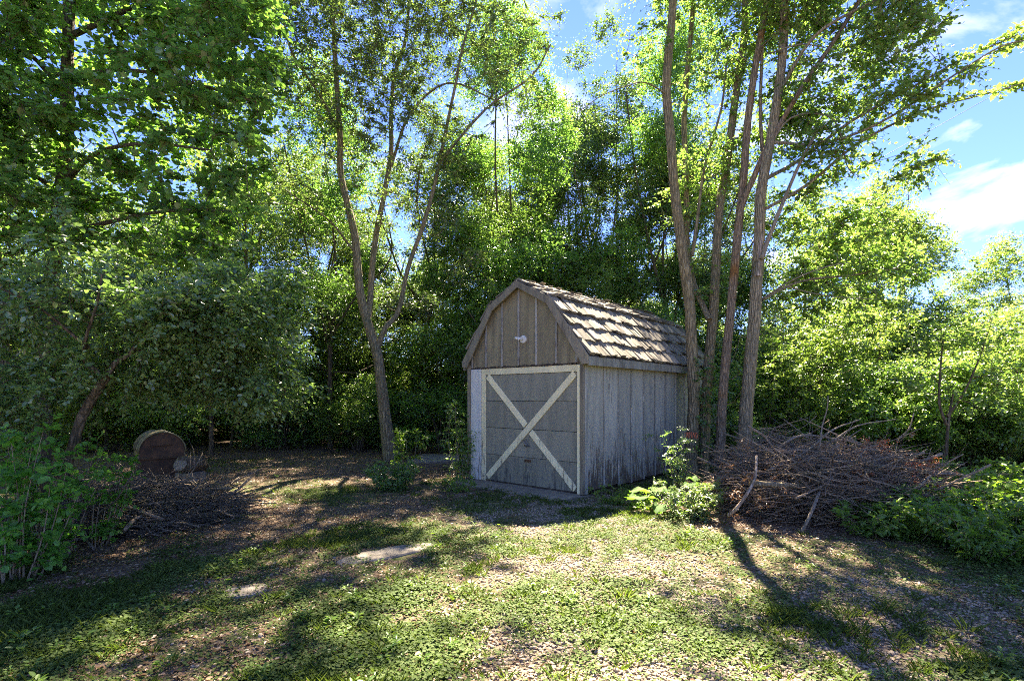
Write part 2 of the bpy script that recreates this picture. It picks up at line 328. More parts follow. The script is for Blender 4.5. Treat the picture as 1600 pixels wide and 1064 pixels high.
def ground_mat():
    m, N, L, b = mat('earth')
    geo = N.new('ShaderNodeNewGeometry'); at = N.new('ShaderNodeAttribute'); at.attribute_name = 'gravel'; ag = N.new('ShaderNodeAttribute'); ag.attribute_name = 'green'
    pos = geo.outputs['Position']
    def noise(s, d=6, ro=.65):
        n = N.new('ShaderNodeTexNoise'); n.inputs['Scale'].default_value = s; n.inputs['Detail'].default_value = d; n.inputs['Roughness'].default_value = ro; L.new(pos, n.inputs[0]); return n
    nf = noise(38); nm = noise(6); nb = noise(1.2)
    soil = ramp(N, [(.25, (.06, .042, .028)), (.5, (.15, .105, .072)), (.62, (.23, .165, .115)), (.78, (.38, .29, .21))]); L.new(nf.outputs[0], soil.inputs[0])
    vo = N.new('ShaderNodeTexVoronoi'); vo.inputs['Scale'].default_value = 34; L.new(pos, vo.inputs['Vector'])
    gr = ramp(N, [(0, (.10, .075, .05)), (.5, (.20, .155, .11)), (1, (.33, .265, .195))]); 
    sc = N.new('ShaderNodeSeparateColor'); L.new(vo.outputs['Color'], sc.inputs[0]); L.new(sc.outputs[0], gr.inputs[0])
    f1 = N.new('ShaderNodeMath'); f1.operation = 'MULTIPLY_ADD'; L.new(nm.outputs[0], f1.inputs[0]); f1.inputs[1].default_value = .8; f1.inputs[2].default_value = -.4
    f2 = N.new('ShaderNodeMath'); f2.operation = 'ADD'; f2.use_clamp = True; L.new(f1.outputs[0], f2.inputs[0]); L.new(at.outputs['Fac'], f2.inputs[1])
    mx = N.new('ShaderNodeMix'); mx.data_type = 'RGBA'; L.new(f2.outputs[0], mx.inputs['Factor']); L.new(soil.outputs[0], mx.inputs['A']); L.new(gr.outputs[0], mx.inputs['B'])
    moss = ramp(N, [(.3, (.03, .055, .012)), (.7, (.09, .14, .03))]); L.new(nf.outputs[0], moss.inputs[0])
    f3 = N.new('ShaderNodeMath'); f3.operation = 'MULTIPLY'; f3.use_clamp = True; L.new(ag.outputs['Fac'], f3.inputs[0])
    mr = N.new('ShaderNodeMapRange'); mr.inputs['From Min'].default_value = .42; mr.inputs['From Max'].default_value = .62; L.new(nm.outputs[0], mr.inputs[0]); L.new(mr.outputs[0], f3.inputs[1])
    mx2 = N.new('ShaderNodeMix'); mx2.data_type = 'RGBA'; L.new(f3.outputs[0], mx2.inputs['Factor']); L.new(mx.outputs['Result'], mx2.inputs['A']); L.new(moss.outputs[0], mx2.inputs['B'])
    L.new(mx2.outputs['Result'], b.inputs['Base Color']); b.inputs['Roughness'].default_value = .95; b.inputs['Specular IOR Level'].default_value = .15
    hs = N.new('ShaderNodeMath'); hs.operation = 'MULTIPLY_ADD'; L.new(vo.outputs['Distance'], hs.inputs[0]); hs.inputs[1].default_value = -.7; L.new(nf.outputs[0], hs.inputs[2])
    bp = N.new('ShaderNodeBump'); bp.inputs['Strength'].default_value = .9; bp.inputs['Distance'].default_value = .03; L.new(hs.outputs[0], bp.inputs['Height']); L.new(bp.outputs[0], b.inputs['Normal'])
    return m

# ------------------------------------------------------------------ ground
def axis(lo, hi, fine_lo, fine_hi, step, grow=1.18):
    a = list(np.arange(fine_lo, fine_hi + 1e-6, step)); s = step
    while a[-1] < hi: s *= grow; a.append(a[-1] + s)
    s = step; b = []; x = fine_lo
    while x > lo: s *= grow; x -= s; b.append(x)
    return np.array(b[::-1] + a)
gx = axis(-400, 400, -7, 7, .09); gy = axis(-60, 600, 1.2, 11, .09)
X, Y = np.meshgrid(gx, gy)
nx, ny = len(gx), len(gy)
V = np.stack([X.ravel(), Y.ravel(), height(X.ravel(), Y.ravel())], -1)
i = np.arange(ny - 1)[:, None] * nx + np.arange(nx - 1)[None, :]
F = np.stack([i, i + 1, i + nx + 1, i + nx], -1).reshape(-1, 4)
gme = mesh_np('ground', V, F, ground_mat(), smooth=True)
gm_ = gravel_mask(V[:, 0], V[:, 1]); bm_ = bare_mask(V[:, 0], V[:, 1])
for nme, arr in (('gravel', gm_), ('green', (1 - bm_) * (1 - .7 * gm_))):
    a = gme.attributes.new(nme, 'FLOAT', 'POINT'); a.data.foreach_set('value', arr.astype(np.float32))
link('ground', gme, kind='structure')

# ------------------------------------------------------------------ the shed
SANG = math.atan2(-.657, .754)
SX, SY = 1.079, 7.80
def S2W(x, y):
    return SX + x * .754 + y * .657, SY - x * .657 + y * .754
LEN, WID, XC = 4.75, 2.43, -1.215
shed = tag(empty('garden_shed', (SX, SY, 0), SANG), 'small grey barn shed with gambrel shingle roof and white X on its door', 'shed')
def roof_z(x, inset=0.0):
    a = abs(x - XC) * (1.0 if x > XC else 1.37 / 1.30); pr = [(0, 3.40), (.66, 3.07), (1.37, 2.12)]
    return float(np.interp(a, [p[0] for p in pr], [p[1] for p in pr])) - inset

core = MB(); core.box(-WID + .05, -.05, .06, LEN - .06, .02, 2.1)
wallr = link('wall', core.mesh('wall', DARKIN), shed)
# front: gable boards between battens, door surround, corner boards
wallf_b = MB(); wallf_b.prism_y([(-WID + .05, 2.06), (-.05, 2.06), (-.05, 2.14), (XC + .62, 2.98), (XC, 3.29), (XC - .62, 2.98), (-WID + .05, 2.14)], .03, .06)
wallf = link('wall', wallf_b.mesh('wall', DARKIN), shed)
bat_px = [739, 760.7, 785.7, 811.8, 839.3, 870.7, 902.5]
def pxu(px):
    r = (px - 800) / 810; return -(1.079 - 7.8 * r) / (.754 + .657 * r)
bx_ = [pxu(p) for p in bat_px]; ed = [-WID - .02] + bx_ + [.0]
for a, c in zip(ed[:-1], ed[1:]):
    if c - a < .02: continue
    a2, c2 = a + .003, c - .003
    xs = [a2] + [x for x in (XC - .66, XC, XC + .66) if a2 < x < c2] + [c2]
    bz = 2.015 + random.uniform(-.012, .012)
    m = MB(); m.prism_y([(a2, bz), ((a2 + c2) / 2, bz + random.uniform(-.012, .008)), (c2, bz + random.uniform(-.01, .01))] + [(x, roof_z(x, .05)) for x in xs[::-1]], -.012, .028)
    m.build('siding_board', TAUPE, wallf)
for x in bx_:
    m = MB(); top = roof_z(x, .07); m.box(x - .019, x + .019, -.034, -.0125, 2.02 + random.uniform(-.01, .01), top); m.build('batten', TAUPEB, wallf, bevel=.003)
m = MB()
for k in range(26):
    x0 = -WID + .04 + k * .092; m.box(x0, x0 + random.uniform(.05, .1), -.02, .05, 1.995 + random.uniform(-.008, .004), 2.02 + random.uniform(-.006, .012), .003)
m.build('rotten_sill', ROT, wallf)
# side wall facing right: boards and pale-edged battens, spaced as the photo shows
Ls = [.05, .57, 1.035, 1.47, 1.92, 2.37, 2.81, 3.28, 3.72, 4.16, LEN]
for a, c in zip(Ls[:-1], Ls[1:]):
    m = MB(); m.box(-.022, .0, a + .004, c - .004, .05 + random.uniform(-.02, .02), 2.10)
    m.build('siding_board', SIDING, wallr)
for y in Ls[1:-1]:
    m = MB(); m.box(.0015, .021, y - .017, y + .017, .04 + random.uniform(-.02, .04), 2.03); m.build('batten', BATTEN, wallr, bevel=.003)
m = MB(); m.box(-WID, -WID + .022, .05, LEN - .03, .04, 2.10)
for y in Ls[1:-1]: m.box(-WID - .02, -WID - .001, y - .018, y + .018, .05, 2.05)
m.build('siding_board', SIDING, wallr)
m = MB(); m.prism_y([(-WID + .03, .04), (-.03, .04), (-.03, 2.14), (XC + .62, 3.0), (XC, 3.3), (XC - .62, 3.0), (-WID + .03, 2.14)][::1], LEN - .05, LEN)
m.build('siding_board', SIDING, wallr)
# corner boards and door surround
def board(name, x0, x1, y0, y1, z0, z1, mt, par, bev=.004):
    m = MB(); m.box(x0, x1, y0, y1, z0, z1, .0015); return m.build(name, mt, par, bevel=bev)
board('corner_board', -.045, .024, -.045, -.004, .03, 2.10, TRIM, shed)
board('corner_board', .0005, .028, -.002, .085, .03, 2.09, BATTEN, shed)
board('corner_board', -WID - .03, -WID + .035, -.05, -.006, .03, 2.06, TRIM, shed)
frame = link('door_frame', MB().mesh('door_frame', WHITE), shed)
board('jamb', -WID + .04, -2.225, -.028, .02, .03, 1.99, WHITE, frame)
board('jamb', -2.222, -2.145, -.022, .02, .03, 1.99, WHITE, frame)
board('jamb', -.100, -.048, -.03, .02, .03, 1.99, CREAM, frame)
board('jamb', -2.142, -2.045, -.010, .02, .03, 1.99, CREAM, frame)
board('lintel', -2.042, -.103, -.012, .02, 1.885, 1.992, CREAM, frame)
# overhead door: four panels, recessed joints, X brace
door = link('door', MB().mesh('door', DOORM), shed)
zs = [.045, .50, .965, 1.43, 1.882]
for k in range(4):
    board('door_panel', -2.043, -.102, .005, .035, zs[k] + .003, zs[k + 1] - .003, DOORM, door, .004)
def strip(x0, z0, x1, z1, wd, y0, y1, name, mt, par):
    d = np.array([x1 - x0, z1 - z0]); d /= np.linalg.norm(d); n = np.array([-d[1], d[0]]) * wd / 2
    p = [(x0 - n[0], z0 - n[1]), (x1 - n[0], z1 - n[1]), (x1 + n[0], z1 + n[1]), (x0 + n[0], z0 + n[1])]
    m = MB(); m.prism_y(p, y0, y1); return m.build(name, mt, par, bevel=.003)
strip(-1.99, .10, -.155, 1.86, .105, -.018, .0048, 'brace', CREAM, door)
strip(-1.99, 1.86, -1.125, 1.03, .105, -.0165, .0046, 'brace', CREAM, door)
strip(-1.02, .93, -.15, .085, .105, -.0165, .0046, 'brace', CREAM, door)
m = MB(); m.tube([(-1.15, -.03, .80), (-1.11, -.045, .74), (-1.075, -.03, .68)], [.008, .008, .008], 6); m.tube([(-1.11, -.03, .81), (-1.07, -.045, .76), (-1.045, -.03, .70)], [.006] * 3, 6)
m.box(-1.16, -1.04, -.012, .004, .69, .71); m.build('handle', METAL, door, True)
m = MB(); m.box(-1.16, -1.02, -.006, .004, .43, .47, .003); m.tube([(-1.09, -.02, .45), (-1.09, .0, .45)], [.016, .016], 8); m.build('latch', RUST, door)
m = MB(); m.box(-2.04, -.105, -.002, .03, .02, .046, .004); m.build('door_seal', ROT, door)

# roof: sheathing, shingles, barge boards, fascia, ridge
prof = [(1.37, 2.12), (.66, 3.07), (0, 3.40), (-.63, 3.07), (-1.30, 2.12)]
sh = MB(); inn = [(x, z - .03) for x, z in prof]
n = len(prof)
vv = [(XC + x, y, z - .012) for y in (-.10, LEN + .1) for x, z in prof] + [(XC + x * .985, y, z - .035) for y in (-.10, LEN + .1) for x, z in prof]
ff = [(k, k + n, k + n + 1, k + 1) for k in range(n - 1)] + [(2 * n + k + 1, 2 * n + k + n + 1, 2 * n + k + n, 2 * n + k) for k in range(n - 1)]
ff += [(0, 2 * n, 3 * n, n), (n - 1, 2 * n - 1, 4 * n - 1, 3 * n - 1)] + [(k + 1, 2 * n + k + 1, 2 * n + k, k) for k in range(n - 1)] + [(n + k, 3 * n + k, 3 * n + k + 1, n + k + 1) for k in range(n - 1)]
sh.add(vv, ff)
roof = link('roof', sh.mesh('roof', DARKIN), shed)
# six shingle shapes, shared
shm = []
for k in range(8):
    rr = random.Random(k); m = MB()
    xs = np.linspace(-.5, .5, 4); jb = [rr.uniform(-.03, .03) for _ in xs]; tk = [rr.uniform(.8, 1.3) for _ in xs]
    v = []
    for x, j, t in zip(xs, jb, tk): v += [(x, j, 0), (x, j, t), (x, 1, 0.0), (x, 1, .3)]
    f = []
    for q in range(3):
        a = q * 4; c = a + 4; f += [(a, a + 1, c + 1, c), (a + 1, a + 3, c + 3, c + 1), (a + 3, a + 2, c + 2, c + 3), (a + 2, a, c, c + 2)]
    f += [(0, 2, 3, 1), (12, 13, 15, 14)]
    m.add(v, f); shm.append(m.mesh('shingle', SHING))
slots = []
def slope(x0, z0, x1, z1, rows, side):
    d = np.array([x1 - x0, 0, z1 - z0]); Ln = np.linalg.norm(d); d /= Ln
    xa = np.array([0, 1.0 * side, 0]); nz = np.cross(xa, d)
    ex = Ln / rows
    for r_ in range(rows):
        y = -.10 - random.uniform(0, .05)
        while y < LEN + .08:
            wd = random.choice([.09, .11, .13, .15, .17, .2]); 
            s0 = r_ * ex - .02 + random.uniform(-.045, .035) * (1 if r_ else .5)
            yc = y + wd / 2
            o = np.array([x0, yc, z0]) + d * s0 + nz * (.010 + random.uniform(0, .007))
            tilt = random.uniform(.04, .12); yaw = random.gauss(0, .03)
            M = Matrix((( xa[0], d[0], nz[0], o[0]), (xa[1], d[1], nz[1], o[1]), (xa[2], d[2], nz[2], o[2]), (0, 0, 0, 1)))
            M = M @ Matrix.Rotation(-tilt, 4, 'X') @ Matrix.Rotation(yaw, 4, 'Z') @ Matrix.Rotation(random.gauss(0, .06), 4, 'Y')
            M = M @ Matrix.Diagonal((wd * .96, ex + .11 + random.uniform(-.03, .02), random.uniform(.018, .042), 1))
            wx, wy = S2W(o[0], o[1]); slots.append((side < 0, math.hypot(wx, wy), M, random.randrange(8)))
            y += wd + random.uniform(.002, .008)
slope(XC + 1.372, 2.135, XC + .66, 3.075, 4, 1); slope(XC + .67, 3.075, XC + .0, 3.41, 3, 1)
slope(XC - 1.302, 2.135, XC - .63, 3.075, 4, -1); slope(XC - .64, 3.075, XC - .0, 3.41, 3, -1)
slots.sort(key=lambda s: (s[0], s[1]))
for sl_ in slots[:300]:
    o = link('shingle', shm[sl_[3]], roof); o.matrix_basis = sl_[2]
rest = MB()
for sl_ in slots[300:]:
    me = shm[sl_[3]]; rest.add([tuple(sl_[2] @ v.co) for v in me.vertices], [tuple(p.vertices) for p in me.polygons])
rest.build('shingle_course', SHING, roof, kind='stuff')
cap = MB()
for k in range(19):
    y = -.1 + k * .255
    for s_ in (-1, 1):
        cap.add([(XC, y, 3.455), (XC + s_ * .15, y, 3.375), (XC + s_ * .15, y + .33, 3.365), (XC, y + .33, 3.44), (XC, y, 3.43), (XC + s_ * .15, y, 3.352), (XC + s_ * .15, y + .33, 3.35), (XC, y + .33, 3.42)],
                [(0, 1, 2, 3), (7, 6, 5, 4), (0, 4, 5, 1), (1, 5, 6, 2), (2, 6, 7, 3)])
cap.build('ridge_cap', SHING, roof, kind='stuff')
bw = .11
def barge(p0, p1, y0, y1, nm):
    (xa, za), (xb, zb) = p0, p1
    ina = lambda x, z: (XC + (x) * (1 - bw / 1.25), z - bw * .98)
    q = [(XC + xa, za), (XC + xb, zb), ina(xb, zb), ina(xa, za)]
    if (q[1][0] - q[0][0]) * (q[2][1] - q[0][1]) - (q[2][0] - q[0][0]) * (q[1][1] - q[0][1]) < 0: q = q[::-1]
    m = MB(); m.prism_y(q, y0, y1); return m.build(nm, TRIM, roof, bevel=.003)
for s_ in (-1, 1):
    kx = 1.0 if s_ > 0 else .955
    barge((s_ * .002, 3.40), (s_ * .66 * kx, 3.07), -.135, -.105, 'barge_board'); barge((s_ * .662 * kx, 3.067), (s_ * 1.372 * kx * (1 if s_ > 0 else .993), 2.12), -.134, -.104, 'barge_board')
m = MB(); m.box(XC + 1.255, XC + 1.372, -.133, -.105, 1.985, 2.118); m.build('barge_foot', TRIM, roof, bevel=.003)
m = MB(); m.box(XC - 1.30, XC - 1.20, -.133, -.105, 2.03, 2.118); m.build('barge_foot', TRIM, roof, bevel=.003)
board('fascia', XC + 1.345, XC + 1.374, -.10, LEN + .09, 1.965, 2.10, FASCIA, roof)
board('fascia', XC - 1.301, XC - 1.275, -.10, LEN + .09, 1.975, 2.105, FASCIA, roof)
board('soffit', XC + 1.22, XC + 1.343, -.10, LEN + .08, 2.035, 2.05, DARKIN, roof, 0)
board('soffit', XC - 1.273, XC - 1.22, -.10, LEN + .08, 2.035, 2.05, DARKIN, roof, 0)
# white hook fitting on the gable
ux = pxu(819); uz = EYE + (620 - 531) * 8.62 / 810
m = MB(); m.tube([(ux, -.045, uz), (ux, -.035, uz), (ux, -.012, uz)], [.058, .066, .066], 20); fit = link('lamp_plate', m.mesh('lamp_plate', ENAMEL, False), shed)
m = MB(); m.tube([(ux, -.05, uz), (ux - .03, -.10, uz + .01), (ux - .075, -.15, uz + .02)], [.028, .022, .017], 12); m.tube([(ux - .03, -.1, uz + .01), (ux - .02, -.13, uz - .02)], [.014, .01], 8); m.build('lamp_arm', ENAMEL, fit, True)

# concrete apron and slabs
def pad(name, pts, z0, z1, mt, label, cat, jag=.02, seed=0):
    """a slab with uneven edge and slightly dished top"""
    rr = random.Random(seed); out_ = []
    for k in range(len(pts)):
        a, b = np.array(pts[k]), np.array(pts[(k + 1) % len(pts)]); n_ = max(2, int(np.linalg.norm(b - a) / .12))
        for t in range(n_): q = a + (b - a) * t / n_; out_.append((q[0] + rr.uniform(-jag, jag), q[1] + rr.uniform(-jag, jag)))
    c = np.mean(out_, axis=0); n_ = len(out_); v = [(x, y, z0) for x, y in out_] + [(x, y, z1 - .012) for x, y in out_] + [((x - c[0]) * .94 + c[0], (y - c[1]) * .94 + c[1], z1 + rr.uniform(-.004, .004)) for x, y in out_] + [(c[0], c[1], z1)]
    f = [(i, (i + 1) % n_, (i + 1) % n_ + n_, i + n_) for i in range(n_)] + [(i + n_, (i + 1) % n_ + n_, (i + 1) % n_ + 2 * n_, i + 2 * n_) for i in range(n_)] + [(i + 2 * n_, (i + 1) % n_ + 2 * n_, 3 * n_) for i in range(n_)]
    m = MB(); m.add(v, f); return tag(m.build(name, mt), label, cat)
pad('concrete_apron', [S2W(-WID - .12, .1), S2W(-WID - .08, -.50), S2W(-.05, -.62), S2W(.02, .1)], -.1, .028, CONC, 'worn grey concrete apron at the foot of the shed door', 'slab', .02)
cx, cyy = -1.18, 4.95
el = [(cx + .38 * math.cos(a) + .16 * math.sin(a), cyy + .28 * math.sin(a) + .18 * math.cos(a)) for a in np.linspace(0, 2 * math.pi, 12, endpoint=False)]
pad('stepping_stone', el, -.06, .022, STONE, 'larger flat pale stone sunk in the weeds in front of the leaning forked tree', 'stone', .015, 1)
el = [(-2.05 + .19 * math.cos(a), 3.98 + .15 * math.sin(a) + .07 * math.cos(a)) for a in np.linspace(0, 2 * math.pi, 8, endpoint=False)]
pad('stepping_stone', el, -.06, .016, STONE, 'small flat stone almost buried in the ground cover at left', 'stone', .015, 2)
pad('concrete_slab', [(-2.35, 11.6), (-1.0, 11.9), (-1.0, 13.3), (-2.3, 13.2)], -.1, .05, STONE, 'pale concrete slab behind the left corner of the shed', 'slab', .02, 3)

x_, y_ = P(1112, 690, 11.6)[:2]
pn = tag(empty('leaning_panel', (x_, y_, 0), SANG + .5), 'blue grey board panel standing beyond the far corner of the shed between trunks', 'panel')
for k in range(3):
    m = MB(); m.box(-.30 + k * .205, -.10 + k * .205, 0, .025, .0, 1.40 - k * .02, .002); m.build('plank', SIDING, pn, bevel=.003)

# ------------------------------------------------------------------ leaves and trees
def leaf_arrays(pos, d, n, size, wide=.55, far=False):
    d = nrm(d); s = nrm(np.cross(n, d)); n = np.cross(d, s); sz = size[:, None]
    if far:
        T = [(0, 0, 0), (.45, .5 * wide, .10), (1, 0, -.05), (.45, -.5 * wide, .10)]; faces = np.array([[0, 1, 2], [0, 2, 3]])
    else:
        T = [(0, 0, 0), (.28, .46 * wide, .07), (.66, .42 * wide, .05), (1, 0, -.08), (.66, -.42 * wide, .05), (.28, -.46 * wide, .07)]; faces = np.array([[0, 1, 2, 3], [0, 3, 4, 5]])
    V = np.stack([pos + sz * (a * d + b * s + c * n) for a, b, c in T], 1).reshape(-1, 3)
    k = len(T); F = (np.arange(len(pos))[:, None, None] * k + faces[None]).reshape(-1, faces.shape[1])
    return V, F, k

def spray(r, cen, out, ntw=7, nl=8, tl=.4, size=.08, wide=.55, far=False, droop=.25, flat=.6, spread=1.0, tw_r=.0025, jitter=.35):
    """leafy twigs fanning from each cluster centre"""
    nc = len(cen); c = np.repeat(cen, ntw, 0); o = np.repeat(out, ntw, 0)
    rnd = nrm(r.randn(nc * ntw, 3)); rnd[:, 2] *= (1 - flat * .6)
    d = nrm(o * .7 + rnd * spread); d[:, 2] -= droop * .3; d = nrm(d)
    ln = tl * r.uniform(.5, 1.3, nc * ntw)
    t = (np.arange(nl)[None, :] + r.uniform(0, .8, (nc * ntw, nl))) / nl
    p0 = c[:, None, :] + d[:, None, :] * (ln[:, None] * t)[..., None]
    p0[..., 2] -= droop * ln[:, None] * t * t * .8
    side = nrm(np.cross(d, np.array([0, 0, 1.0]) + r.randn(nc * ntw, 3) * .3))
    sg = np.where(np.arange(nl) % 2 == 0, 1.0, -1.0)[None, :, None]
    ld = d[:, None, :] * .6 + side[:, None, :] * sg * .9 + r.randn(nc * ntw, nl, 3) * jitter; ld[..., 2] -= droop * .8
    nn = np.zeros_like(ld); nn[..., 2] = 1; nn = nn + r.randn(*nn.shape) * (.75 - .5 * flat)
    sz = size * r.uniform(.55, 1.25, (nc * ntw, nl)) * (1 - .35 * t)
    tint = np.clip(.5 + .22 * r.randn(nc)[:, None, None] * .6 + .2 * r.randn(nc, ntw, nl), 0, 1).reshape(-1)
    V, F, k = leaf_arrays(p0.reshape(-1, 3), ld.reshape(-1, 3), nn.reshape(-1, 3), sz.reshape(-1), wide, far)
    tw = None
    if tw_r:
        e = c + d * ln[:, None]; e[:, 2] -= droop * ln * .8; mid = (c + d * ln[:, None] * .5); mid[:, 2] -= droop * ln * .2
        ang = np.array([0, 2.094, 4.189]); u = side; v = np.cross(d, u); ring = lambda p, rad: p[:, None, :] + rad * (np.cos(ang)[None, :, None] * u[:, None, :] + np.sin(ang)[None, :, None] * v[:, None, :])
        TV = np.concatenate([ring(c, tw_r * 1.5), ring(mid, tw_r), ring(e, tw_r * .4)], 1).reshape(-1, 3)
        b = np.arange(len(c))[:, None, None] * 9
        q = np.array([[i0 + s0 * 3, (i0 + 1) % 3 + s0 * 3, (i0 + 1) % 3 + 3 + s0 * 3, i0 + 3 + s0 * 3] for s0 in (0, 1) for i0 in range(3)])
        tw = (TV, (b + q[None]).reshape(-1, 4))
    return V, F, np.repeat(tint, k), tw

def grow(r, stems, cen, taper=.62, minr=.006, sides=5, wig=.12, up=.7, flute=.10, stem_sides=12):
    """stems: list of (points, radii). Joins every cluster centre to the nearest wood, nearest first. Returns wood mesh arrays and outward directions"""
    VV, FF = [], []; nb = 0
    def put(p, rad, s, fl=0):
        nonlocal nb
        v, f = tube_np(p, rad, s, 0, fl); VV.append(v); FF.append(f + nb); nb += len(v)
    nodes, nr = [], []
    for p, rad in stems:
        put(p, rad, stem_sides, flute); k = max(1, len(p) // 6); nodes += list(p[k:]); nr += list(rad[k:])
    nodes = np.array(nodes); nr = np.array(nr)
    D = np.array([np.min(np.linalg.norm(nodes - c, axis=1)) for c in cen]); order = np.argsort(D)
    outs = np.zeros_like(cen)
    for k in order:
        c = cen[k]; dd = c - nodes; dist = np.linalg.norm(dd, axis=1)
        cost = dist + up * np.maximum(0, nodes[:, 2] - c[2] + .35 * np.hypot(dd[:, 0], dd[:, 1]))
        j = int(np.argmin(cost)); a = nodes[j]; ln = dist[j]; r0 = min(nr[j] * taper, .006 + ln * .016)
        r0 = max(r0, minr); m = max(3, min(7, int(ln / .3) + 2))
        t = np.linspace(0, 1, m)[:, None]; ctrl = a + (c - a) * .5 + np.array([0, 0, -.10 * ln]) + r.randn(3) * wig * ln
        p = (1 - t) ** 2 * a + 2 * t * (1 - t) * ctrl + t * t * c
        p[1:-1] += r.randn(m - 2, 3) * .02 * ln
        rad = np.linspace(r0, max(minr * .6, r0 * .35), m); put(p, rad, sides)
        nodes = np.vstack([nodes, p[1:]]); nr = np.concatenate([nr, rad[1:]]); o = c - p[-2]; outs[k] = o / max(np.linalg.norm(o), 1e-6)
    return np.concatenate(VV), np.concatenate(FF), outs

def in_blobs(r, blobs, n, shell=.35):
    """points inside ellipsoids (cx,cy,cz,rx,ry,rz), denser towards the outside"""
    vol = np.array([b[3] * b[4] * b[5] for b in blobs]) ** .8; vol /= vol.sum(); pick = r.choice(len(blobs), n, p=vol); B = np.array(blobs)[pick]
    d = nrm(r.randn(n, 3)); rad = r.uniform(shell ** 3, 1, n) ** (1 / 3); rad = rad * (1 + .12 * np.sin(d[:, 0] * 5 + d[:, 1] * 4 + B[:, 0]) )
    return B[:, :3] + d * rad[:, None] * B[:, 3:6]

def woody(r, stems, cen, leafm, barkm, **kw):
    gk = {k: kw.pop(k) for k in list(kw) if k in ('taper', 'minr', 'sides', 'wig', 'up', 'flute', 'stem_sides')}
    WV, WF, outs = grow(r, stems, cen, **gk)
    V, F, T, tw = spray(r, cen, outs, **kw)
    if tw is not None: WF = np.concatenate([WF, tw[1] + len(WV)]); WV = np.concatenate([WV, tw[0]])
    return mesh_np('trunk', WV, WF, barkm, smooth=True), mesh_np('crown', V, F, leafm, tint=T)

def stem(pts, r0, r1, n=4, wob=0.0, r=None):
    p = smooth_line(pts, n); 
    if wob and r is not None: p[1:] += r.randn(len(p) - 1, 3) * wob
    t = np.linspace(0, 1, len(p)); rad = r0 + (r1 - r0) * t ** .8
    return p, rad

def local(p, base): return [np.asarray(q) - base for q in p]

def place_tree(name, loc, meshes, label, cat='tree', rz=0.0, sc=1.0, group=None):
    t = tag(empty(name, loc, rz, sc), label, cat, group)
    link('trunk' if cat == 'tree' else 'stem', meshes[0], t); link('crown' if cat == 'tree' else 'foliage', meshes[1], t)
    return t

def px_stem(pts, w0, w1, base, flare=0.0, n=4):
    """pts: (px, py, distance); widths in photo pixels at the first and last point"""
    w0 *= .69; w1 *= .69; W = [P(*q) for q in pts]; p = smooth_line([q - base for q in W], n); t = np.linspace(0, 1, len(p))
    rad = (w0 + (w1 - w0) * t) / 2 / 810 * np.interp(t, np.linspace(0, 1, len(pts)), [q[2] for q in pts])
    if flare: rad = rad * (1 + flare * np.exp(-t * len(pts) * 2.2))
    return p, rad

# --- background tree shapes, each grown once and shared
def tpl_tree(seed, H, cb, cr, leafm, barkm, nclus=420, nl=7, ntw=7, size=.10, forks=3, tl=.5, wide=.6, thin=1.0, tr=.14):
    r = np.random.RandomState(seed); top = np.array([r.uniform(-.6, .6), r.uniform(-.6, .6), H * .84])
    st = [stem([(0, 0, -.15), (r.uniform(-.15, .15), r.uniform(-.15, .15), H * .25), top * .55 + r.randn(3) * .25, top], tr, .012, 5)]
    blobs = [(top[0], top[1], H * .82, cr * .6, cr * .6, H * .17)]
    for k in range(forks):
        a = k * 6.283 / forks + r.uniform(-.5, .5); b0 = st[0][0][int(len(st[0][0]) * r.uniform(.25, .55))]; e = np.array([math.cos(a) * cr * .75, math.sin(a) * cr * .75, r.uniform(cb + (H - cb) * .35, H * .85)])
        st.append(stem([b0, b0 + (e - b0) * .3 + np.array([math.cos(a) * .35, math.sin(a) * .35, -.1]) + r.randn(3) * .2, b0 + (e - b0) * .65 + r.randn(3) * .4, e], tr * .45, .02, 4))
        blobs.append((e[0], e[1], e[2], cr * .55, cr * .55, (H - cb) * .22))
    blobs = []
    for k in range(30):                                # separate leaf masses hung through the crown, narrower towards the top
        f = r.uniform(0, 1); z = cb + (H * .97 - cb) * f; a = r.uniform(0, 6.283); q = cr * (1.0 - .75 * max(0, f - .35) / .65) * math.sqrt(r.uniform(.05, 1)); m_ = cr * r.uniform(.20, .34)
        blobs.append((top[0] * f + math.cos(a) * q, top[1] * f + math.sin(a) * q, z, m_, m_, m_ * .75))
    cen = in_blobs(r, blobs, int(nclus * thin), .0)
    return woody(r, st, cen, leafm, barkm, ntw=ntw, nl=nl, tl=tl, size=size, wide=wide, far=True, tw_r=0, sides=4, stem_sides=7, flat=.5)

def tpl_shrub(seed, H, rad, leafm, nclus=200, size=.06, nl=7, ntw=6, tl=.28, stems=6, wide=.6, low=0.12, barkm=None):
    r = np.random.RandomState(seed); st = []; blobs = []
    for k in range(stems):
        a = k * 6.283 / stems + r.uniform(-.6, .6); q = rad * r.uniform(.3, .85); e = np.array([math.cos(a) * q, math.sin(a) * q, H * r.uniform(.55, .92)])
        st.append(stem([(math.cos(a) * .08, math.sin(a) * .08, -.05), e * np.array([.35, .35, .5]) + r.randn(3) * .06, e], .022, .006, 4))
        blobs.append((e[0] * .85, e[1] * .85, e[2] * .85, rad * .42, rad * .42, H * .25)); blobs.append((e[0], e[1], H * r.uniform(low, .5), rad * .36, rad * .36, H * .2))
    cen = in_blobs(r, blobs, nclus, .2); cen[:, 2] = np.maximum(cen[:, 2], .06)
    return woody(r, st, cen, leafm, barkm or BARKD, ntw=ntw, nl=nl, tl=tl, size=size, wide=wide, far=True, tw_r=0, sides=3, stem_sides=5, minr=.004)

